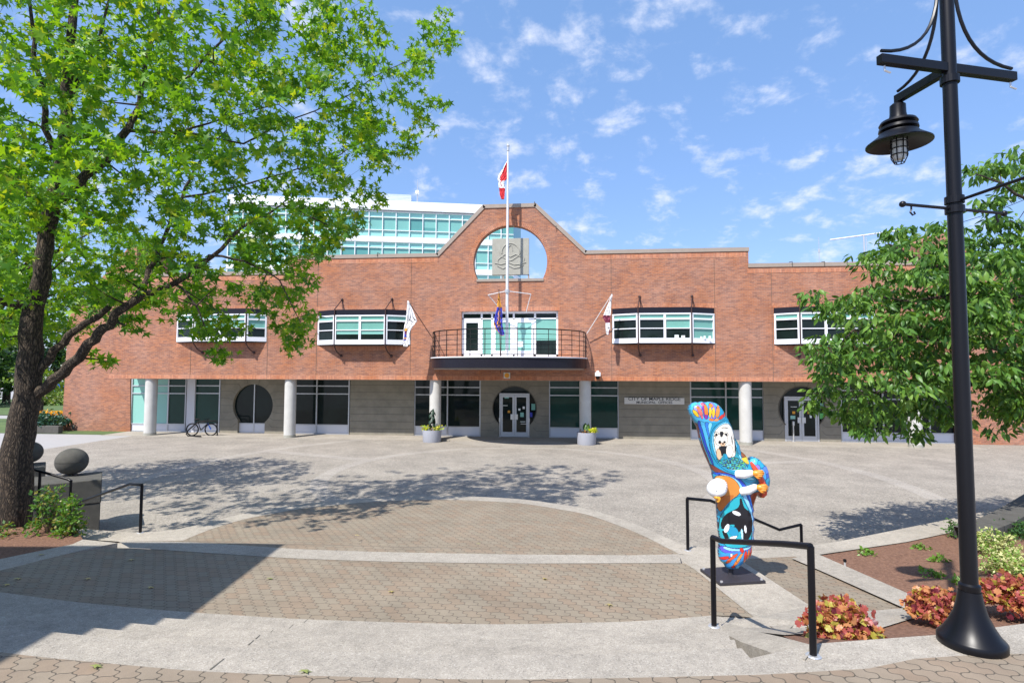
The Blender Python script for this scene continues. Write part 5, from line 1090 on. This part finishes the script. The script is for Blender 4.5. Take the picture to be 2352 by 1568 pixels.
# sprinkler head
sb = onZ(1941, 1304, -2.9); sp = thing('sprinkler_head', sb, 'small dark sprinkler head at the corner of the mulch bed', 'sprinkler'); MB().tube([sb, sb+Zv*.09], .015, 8).build('riser', 'steel', sp); MB().lathe([(.02, .09), (.024, .1), (.02, .13)], sb, 10).build('nozzle', 'blackm', sp)
# guessed canopy behind and left of the eye, added to cast the terrace shadow
Ch = 4.0; Ls = (Ch-L1)/math.tan(SUN_E); cs = CAM + _r*(-3.72) + _h*8.85 - SUN_D*Ls; cs.z = HC+Ch
cn = thing('shadow_canopy', Vector((cs.x, cs.y, HC+L0))-_r*5-_h*5, 'flat roofed canopy added out of view left of the camera to shade the terrace', 'canopy')
MB().obox(Vector((cs.x, cs.y, cs.z+.15))-_r*7-_h*7.5, _r*7, _h*7.5, Zv*.15).build('roof', 'coping', cn)
for a, b in ((-2.5, -9), (-12, -9), (-12, -3)): q = Vector((cs.x, cs.y, 0))+_r*a+_h*b; MB().tube([(q.x, q.y, HC+L0-1), (q.x, q.y, cs.z)], .12, 12).build('post', 'black', cn)
#STATUE
# ------------------------------------------------------------------ painted statue
pb_ = onZ(1684, 1324, L1+.01); st_ = thing('painted_statue', pb_, 'tall painted sculpture with bear, eagle and orca on a dark steel plate', 'statue')
def SP(x, y, o=0.0):        # outline units to the upright plane of the sculpture
    u, v = (1560+x/3.41)*.98, (920+y/3.41)*.98; d = ray(u, v); return CAM + d*((pb_-CAM).dot(_h)/d.dot(_h)) - _h*o
OUT = [(170,130),(178,100),(200,80),(225,72),(245,77),(270,68),(300,76),(330,70),(355,73),(385,82),(410,98),(435,125),(455,155),(468,185),(485,210),(500,240),(515,270),(530,310),(540,355),(560,385),(580,420),(590,460),(620,485),(640,510),(655,535),(680,508),(710,513),(742,530),(765,555),(797,585),(812,620),(818,650),(826,690),(822,730),(815,765),(800,795),(795,812),(775,838),(745,835),(722,812),(705,860),(693,900),(700,930),(690,960),(700,1000),(692,1040),(702,1080),(693,1130),(698,1160),(688,1190),(680,1215),(682,1260),(672,1295),(640,1325),(615,1350),(590,1370),(570,1395),(535,1402),(500,1400),(475,1385),(460,1358),(440,1345),(424,1310),(420,1270),(426,1220),(432,1180),(420,1100),(412,1000),(408,930),(405,870),(400,820),(405,760),(385,700),(370,650),(372,630),(360,600),(335,545),(310,490),(285,430),(265,370),(252,310),(240,265),(215,225),(195,190),(180,165)]
def inside(P, X, Y):
    r_ = np.zeros(X.shape, bool); n = len(P)
    for i in range(n):
        (x1, y1), (x2, y2) = P[i], P[(i+1) % n]
        if y1 == y2: continue
        r_ ^= ((y1 > Y) != (y2 > Y)) & (X < (x2-x1)*(Y-y1)/(y2-y1)+x1)
    return r_
def edist(P, X, Y):
    d = np.full(X.shape, 1e9); n = len(P)
    for i in range(n):
        a, b = np.array(P[i], float), np.array(P[(i+1) % n], float); ab = b-a; t = np.clip(((X-a[0])*ab[0]+(Y-a[1])*ab[1])/(ab@ab+1e-9), 0, 1)
        d = np.minimum(d, np.hypot(X-a[0]-t*ab[0], Y-a[1]-t*ab[1]))
    return d
def EL(x, y, a, b, ang=0): q = R(ang); return [(x+a*math.cos(t)*math.cos(q)-b*math.sin(t)*math.sin(q), y+a*math.cos(t)*math.sin(q)+b*math.sin(t)*math.cos(q)) for t in np.linspace(0, 6.283, 19)[:-1]]
def CHK(P):     # round a coarse outline
    for _ in range(2): P = [q for a, b in zip(P, P[1:]+P[:1]) for q in ((a[0]*.75+b[0]*.25, a[1]*.75+b[1]*.25), (a[0]*.25+b[0]*.75, a[1]*.25+b[1]*.75))]
    return P
cyan, sky_, blue, navy_, teal, dk = (.015, .30, .50), (.07, .42, .70), (.015, .07, .48), (.01, .03, .22), (.02, .33, .42), (.008, .008, .012)
red_, orn, yel, pink, brn, wht, crm, pch, prp = (.68, .03, .02), (.80, .20, .02), (.88, .58, .03), (.72, .12, .18), (.14, .03, .015), (.85, .85, .85), (.86, .80, .68), (.80, .50, .30), (.22, .03, .35)
SH = [  # (outline, colour, dark line width)
 (CHK([(170,130),(200,70),(300,60),(400,80),(470,180),(400,225),(300,230),(220,225)]), sky_, 0), (CHK([(185,105),(230,80),(260,110),(255,190),(215,190)]), (.35, .30, .70), 3), (CHK([(250,75),(300,72),(310,190),(290,210),(270,190)]), prp, 3), (CHK([(300,80),(370,70),(375,200),(320,215)]), (.20, .20, .70), 3), (CHK([(365,85),(440,130),(465,190),(400,220),(370,200)]), cyan, 3),
 (EL(212,158,14,36,-35), yel, 3), (EL(240,140,17,44,-22), (.80,.16,.12), 3), (EL(213,105,14,14), sky_, 2), (EL(222,112,12,12), orn, 2), (EL(288,135,17,50,-4), orn, 3), (EL(268,88,16,12), pink, 2), (EL(321,150,13,44,2), yel, 3), (EL(346,150,13,44,2), yel, 3), (EL(331,96,17,16), orn, 3), (EL(380,148,18,46,12), (.82,.27,.04), 3), (EL(389,108,13,13), orn, 3), (EL(412,185,15,30,55), red_, 3), (EL(440,168,12,24,30), red_, 3), (EL(288,185,12,20), prp, 2), (EL(330,207,24,11,10), orn, 2), (EL(370,208,20,12,-10), (.80,.30,.12), 2), (EL(258,185,9,18,-10), pink, 2),
 (CHK([(215,215),(245,260),(262,340),(290,430),(330,520),(372,632),(350,600),(300,480),(255,330)]), brn, 0),
 (CHK([(222,205),(262,225),(300,330),(310,430),(360,540),(375,600),(335,520),(290,420),(262,320)]), blue, 3), (CHK([(240,215),(285,225),(310,300),(318,400),(350,490),(325,470),(290,370),(270,290)]), sky_, 3), (CHK([(275,220),(320,228),(318,300),(322,370),(305,330),(290,280)]), (.03,.20,.65), 3), (CHK([(300,225),(345,230),(325,290),(318,340)]), (.2,.6,.85), 3),
 (CHK([(395,222),(470,205),(515,265),(540,360),(560,440),(600,520),(650,590),(620,630),(520,635),(440,605),(380,550),(335,470),(318,380),(330,290)]), cyan, 4), (CHK([(400,235),(465,220),(505,270),(530,360),(550,450),(590,530),(635,590),(540,618),(450,590),(390,530),(350,450),(335,370),(345,295)]), (.25,.65,.85), 3), (CHK([(405,248),(465,232),(500,280),(522,370),(545,470),(580,540),(540,600),(455,575),(400,520),(362,440),(348,370),(356,305)]), teal, 3),
 (CHK([(352,305),(385,262),(430,236),(475,238),(505,270),(524,330),(532,400),(530,475),(515,505),(470,508),(455,440),(440,440),(420,520),(385,515),(362,440),(350,370)]), crm, 4),
 (EL(372,322,20,20), crm, 4), (EL(372,325,10,12), dk, 0), (EL(445,322,22,18), crm, 4), (EL(447,325,12,12), dk, 0), (EL(412,365,52,50), crm, 3), (CHK([(395,298),(430,298),(422,340),(412,345),(402,338)]), dk, 0), (EL(400,384,12,13), dk, 0), (EL(437,382,11,9), dk, 0), (EL(424,400,22,15), pch, 2), (EL(425,395,9,6), dk, 0), (CHK([(385,415),(470,410),(450,440),(452,480),(435,470),(420,500),(405,450)]), dk, 0), (EL(395,478,20,46,-8), pch, 3), (EL(478,455,30,52,-4), crm, 3), (CHK([(515,330),(530,400),(525,470),(516,470),(518,400)]), dk, 0), (CHK([(490,320),(505,380),(500,410),(494,380)]), dk, 0), (CHK([(400,275),(440,262),(480,280),(440,272)]), dk, 0), (EL(450,505,16,32,-5), cyan, 2),
 ('grass', CHK([(372,505),(410,530),(445,520),(490,498),(545,505),(600,540),(640,590),(570,602),(500,600),(430,580),(390,545)]), 3),
 (CHK([(540,360),(570,400),(585,450),(560,490),(535,485)]), teal, 3), (EL(560,440,24,40,-10), cyan, 3), (CHK([(585,455),(625,485),(645,515),(600,510),(570,500)]), (.28,.08,.02), 3), (CHK([(565,510),(600,505),(640,498),(648,560),(620,560),(590,535)]), yel, 3),
 (CHK([(340,555),(370,575),(430,612),(520,640),(545,660),(460,640),(370,632)]), (.20,.05,.04), 3),
 (CHK([(368,622),(470,626),(560,660),(620,730),(650,800),(690,900),(698,1010),(698,1160),(680,1210),(640,1215),(660,1120),(668,1030),(650,940),(600,850),(568,760),(530,690),(450,650),(370,648)]), blue, 4), (CHK([(372,634),(455,637),(540,672),(590,740),(625,830),(672,940),(680,1050),(676,1170),(664,1190),(660,1120),(668,1030),(650,940),(600,850),(568,760),(530,690),(450,650)]), (.25,.6,.9), 3), (CHK([(590,700),(640,800),(690,930),(694,1060),(684,1060),(672,930),(630,820)]), (.03,.25,.8), 2),
 (CHK([(372,655),(430,642),(490,655),(540,692),(568,745),(562,795),(505,830),(455,880),(425,940),(406,930),(400,820),(405,750),(390,700)]), (.62,.24,.04), 4),
 (CHK([(405,810),(470,800),(530,800),(460,870),(425,935),(407,925)]), (.48,.14,.02), 0),
 (CHK([(562,795),(600,850),(648,950),(664,1050),(660,1150),(640,1200),(520,1225),(440,1205),(414,1100),(414,1000),(432,930),(490,845)]), (.02,.40,.48), 4),
 (CHK([(560,822),(578,824),(592,900),(642,928),(668,1000),(662,1085),(640,1135),(608,1172),(585,1160),(590,1055),(560,1092),(512,1098),(498,1065),(528,1032),(488,1028),(450,1062),(428,1082),(424,1010),(450,950),(500,922),(545,902),(562,870)]), dk, 0), (CHK([(425,1075),(470,1100),(482,1170),(458,1170)]), dk, 0), (CHK([(470,1040),(540,1050),(560,1120),(500,1130),(468,1090)]), cyan, 2), (EL(462,1062,17,38,18), wht, 2), (EL(535,942,36,15,22), wht, 0), (EL(605,1067,11,32,-6), wht, 2), (CHK([(475,1128),(552,1112),(525,1150),(480,1172),(490,1145)]), wht, 2), (CHK([(565,1060),(585,1065),(592,1160),(574,1160)]), (.5,.75,.9), 2),
 (CHK([(420,1225),(440,1200),(540,1220),(640,1205),(695,1175),(684,1240),(560,1262),(430,1262)]), (.10,.10,.60), 3), (CHK([(440,1205),(540,1225),(640,1208),(680,1195),(640,1228),(520,1244),(440,1228)]), (.30,.68,.85), 2),
 (CHK([(425,1260),(560,1245),(684,1225),(680,1300),(600,1360),(540,1405),(470,1380),(424,1310)]), (.04,.28,.62), 0),
 (EL(450,1300,14,34,60), red_, 3), (EL(475,1325,13,32,40), (.75,.12,.03), 3), (EL(505,1290,14,52,52), (.78,.10,.03), 3), (EL(540,1325,14,46,38), orn, 3), (EL(560,1290,12,46,35), (.80,.30,.05), 3), (EL(577,1232,16,24,-30), red_, 3), (EL(607,1290,15,56,3), red_, 3), (EL(632,1270,11,50,6), (.82,.2,.04), 3), (EL(660,1258,15,50,8), red_, 3), (EL(610,1330,13,18), (.8,.22,.05), 3), (EL(515,1368,16,15), (.55,.05,.02), 3), (EL(555,1375,22,20), (.25,.65,.85), 3), (EL(450,1345,16,14), (.2,.5,.45), 2), (EL(495,1270,10,14), wht, 2),
 (CHK([(640,545),(700,505),(770,545),(830,660),(825,760),(740,790),(690,740),(600,700),(590,660)]), cyan, 0), (EL(690,540,34,28,-20), sky_, 3), (EL(735,560,34,30,20), (.03,.36,.6), 3), (EL(778,610,38,32,30), (.10,.22,.75), 3), (EL(785,655,36,24,0), (.03,.12,.6), 3), (EL(795,700,32,36,0), cyan, 3), (EL(745,640,26,50,-15), (.05,.35,.7), 3), (EL(795,750,26,18,0), wht, 2), (EL(645,675,52,28,10), cyan, 3), (EL(640,670,34,12,10), (.2,.6,.8), 2), (EL(700,590,24,30,20), (.25,.2,.7), 3),
 (CHK([(640,790),(720,770),(815,775),(790,830),(755,845),(722,812),(706,860),(694,920),(702,1000),(700,1160),(690,1165),(690,980),(670,900),(650,840)]), (.26,.045,.015), 2), (EL(765,815,24,16,-30), orn, 3),
]
def inflate(name, OUT, SH, base, cs_, h0, h1, wid, o0, lean, edge, parent, mat_):
    gx = np.arange(min(p[0] for p in OUT)-2*cs_, max(p[0] for p in OUT)+3*cs_, cs_); gy = np.arange(min(p[1] for p in OUT)-2*cs_, max(p[1] for p in OUT)+3*cs_, cs_); GX, GY = np.meshgrid(gx, gy); ins = inside(OUT, GX, GY); ed = edist(OUT, GX, GY)
    half = np.where(ins, h0+h1*np.sqrt(1-(1-np.clip(ed/wid, 0, 1))**2), .004); cxs, cys = GX[:-1, :-1]+cs_/2, GY[:-1, :-1]+cs_/2; keep = inside(OUT, cxs, cys); col_ = np.zeros(cxs.shape+(3,)); col_[:] = base
    for s_ in SH:
        if s_[0] == 'grass':
            P_, lw = s_[1], s_[2]; m_ = inside(P_, cxs, cys); pal = np.array([(.02,.12,.35),(.03,.35,.25),(.15,.45,.10),(.02,.05,.12),(.05,.45,.6),(.02,.02,.05)]); q_ = ((cxs//7).astype(int)*7+(cys//5).astype(int)*13+((cxs//7).astype(int)*(cys//5).astype(int)) % 5) % 6; col_[m_] = pal[q_[m_]]
        else:
            P_, c_, lw = s_; m_ = inside(P_, cxs, cys); col_[m_] = c_
        if lw: e_ = edist(P_, cxs, cys); col_[(e_ < lw*.9) & m_] = dk
    mb = MB(); idx = {}; fc = []
    def vid(i, j, sgn):
        k_ = (i, j, sgn)
        if k_ not in idx: idx[k_] = len(mb.v); mb.v.append(tuple(SP(GX[i, j], GY[i, j], o0+sgn*half[i, j]+lean(GX[i, j], GY[i, j]))))
        return idx[k_]
    for i, j in zip(*np.nonzero(keep)):
        for sgn in (1, -1): mb.f.append((vid(i, j, sgn), vid(i, j+1, sgn), vid(i+1, j+1, sgn), vid(i+1, j, sgn))); fc.append(tuple(col_[i, j]))
        for di, dj, a, b in ((-1, 0, (i, j), (i, j+1)), (1, 0, (i+1, j), (i+1, j+1)), (0, -1, (i, j), (i+1, j)), (0, 1, (i, j+1), (i+1, j+1))):
            ii, jj = i+di, j+dj
            if not (0 <= ii < keep.shape[0] and 0 <= jj < keep.shape[1] and keep[ii, jj]): mb.f.append((vid(*a, 1), vid(*b, 1), vid(*b, -1), vid(*a, -1))); fc.append(edge or tuple(col_[i, j]))
    mb.m = [0]*len(mb.f); bo = mb.build(name, mat_, parent); at = bo.data.attributes.new('paint', 'FLOAT_COLOR', 'CORNER'); at.data.foreach_set('color', np.array([c+(1,) for c, p in zip(fc, bo.data.polygons) for _ in range(p.loop_total)], dtype=np.float32).reshape(-1)); bo.data.polygons.foreach_set('use_smooth', [True]*len(bo.data.polygons)); return bo
K['paint'] = colattr('painted_surface')
SH = [((([(x, y) for x, y in q[0]]), q[1], q[2]) if q[0] != 'grass' else q) for q in SH]
bo = inflate('body', OUT, SH, cyan, 3.0, .012, .12, 75, 0, lambda x, y: .06*(560-y)/560 if y < 560 else 0, (.012, .02, .10), st_, 'paint')
HD = CHK([(455,690),(405,668),(375,670),(340,690),(312,722),(304,755),(312,785),(332,806),(352,815),(385,812),(420,800),(452,770)])
eh = inflate('eagle_head', HD, [(CHK([(425,680),(470,680),(470,790),(420,800),(440,740)]), (.55,.56,.58), 0), (EL(350,752,5,4), dk, 0)]+[(EL(432+5*(k%2), 690+k*14, 16, 5, 10), (.86,.86,.87), 1.5) for k in range(8)], (.84,.85,.87), 3.0, .01, .12, 45, .14, lambda x, y: 0, None, st_, 'paint')
BK = CHK([(338,796),(362,790),(384,796),(392,812),(388,830),(374,846),(356,842),(366,828),(352,820),(340,812)])
inflate('beak', BK, [(EL(356,808,4,3), dk, 0)], (.80,.36,.03), 3.0, .01, .05, 14, .20, lambda x, y: 0, None, eh, 'paint')
def loft(pts, mat_, name, parent=st_, n=14):       # (x, y, offset, radius in units)
    g = MB(); g.tube([SP(x, y, o) for x, y, o, _ in pts], [r_/3.41*.98*pb_dep/F for *_, r_ in pts], n); return g.build(name, mat_, parent, smooth=True)
pb_dep = (pb_-CAM).dot(_h)
loft([(648, 540, .13, 9), (665, 575, .15, 17), (700, 630, .17, 20), (725, 690, .17, 22), (742, 750, .17, 23), (745, 790, .16, 20), (742, 812, .14, 8)], 'sred', 'carved_bar')
for (x0_, y0_, x1_, y1_), (hx, hy) in (((540, 636, 650, 622), (692, 612)), ((578, 772, 680, 732), (725, 728))):
    arm = loft([(x0_-8, y0_, .08, 8), (x0_, y0_, .12, 30), ((x0_*.6+x1_*.4), (y0_*.6+y1_*.4)+3, .17, 33), (x1_-12, y1_, .18, 26), (x1_, y1_, .18, 22)], 'swhite', 'arm')
    hd_ = loft([(x1_-6, y1_, .19, 16), (x1_+14, y1_-2, .21, 24), (x1_+30, y1_-2, .22, 22), (x1_+40, y1_-2, .22, 10)], 'orange', 'hand', arm)
    for k_, (dy_, ln) in enumerate(((-20, 36), (-7, 46), (7, 44), (20, 34))):
        loft([(x1_+16, y1_+dy_*.8-2, .225, 8), (x1_+34, y1_+dy_-4, .25, 8.5), (x1_+30+ln*.5, y1_+dy_-5, .255, 8), (x1_+32+ln*.85, y1_+dy_-2, .235, 7), (x1_+32+ln, y1_+dy_+1, .19, 4)], 'orange', 'finger', hd_, 8)
    loft([(x1_+8, y1_+14, .22, 8), (x1_+24, y1_+30, .24, 8), (x1_+46, y1_+34, .235, 6), (x1_+52, y1_+33, .22, 3)], 'orange', 'thumb', hd_, 8)
loft([(525, 1385, 0, 22), (522, 1430, 0, 18), (520, 1462, 0, 22)], 'plate', 'post'); q = [onZ(u, v, L1+.01) for u, v in ((1608, 1311), (1700, 1303), (1759, 1339), (1654, 1345))]
MB().prism([(p.x, p.y) for p in q], [], lambda a, b, t: (a, b, q[0].z+.035*t), 0).build('base_plate', 'plate', st_, bevel=.004)
g = MB()
for a in q: c_ = a+((q[0]+q[2])/2-a)*.12; g.lathe([(.02, .03), (.018, .05)], (c_.x, c_.y, q[0].z), 8)
g.build('bolts', 'steel', st_)

fl = [onZ(u, v, z) for u, v, z in ((302, 1287, L1), (203, 1330, L1), (40, 1330, L1), (345, 1350, L1), (17, 1344, L1), (95, 1275, L2+.14), (620, 1330, L1), (900, 1360, L1), (1250, 1330, L1), (820, 1230, -2.85), (220, 1533, L0), (700, 1545, L0), (1100, 1250, -2.8), (1400, 1390, L1))]
LM = [leafmat('dry_leaf', (0.5, 0.42, 0.15), .2), leafmat('fallen_leaf', (0.3, 0.35, 0.1), .2)]
for i, p in enumerate(fl):
    o = leaves('fallen_leaf', np.array([tuple(p+Vector((0, 0, .02)))]), np.array([[.1, .2, 1.]]), rng.normal(size=(1, 3)), np.array([.10]), 'star', LM)
    tag(o, 'single fallen leaf lying on the terrace paving', 'leaf', 'fallen leaves on the paving')
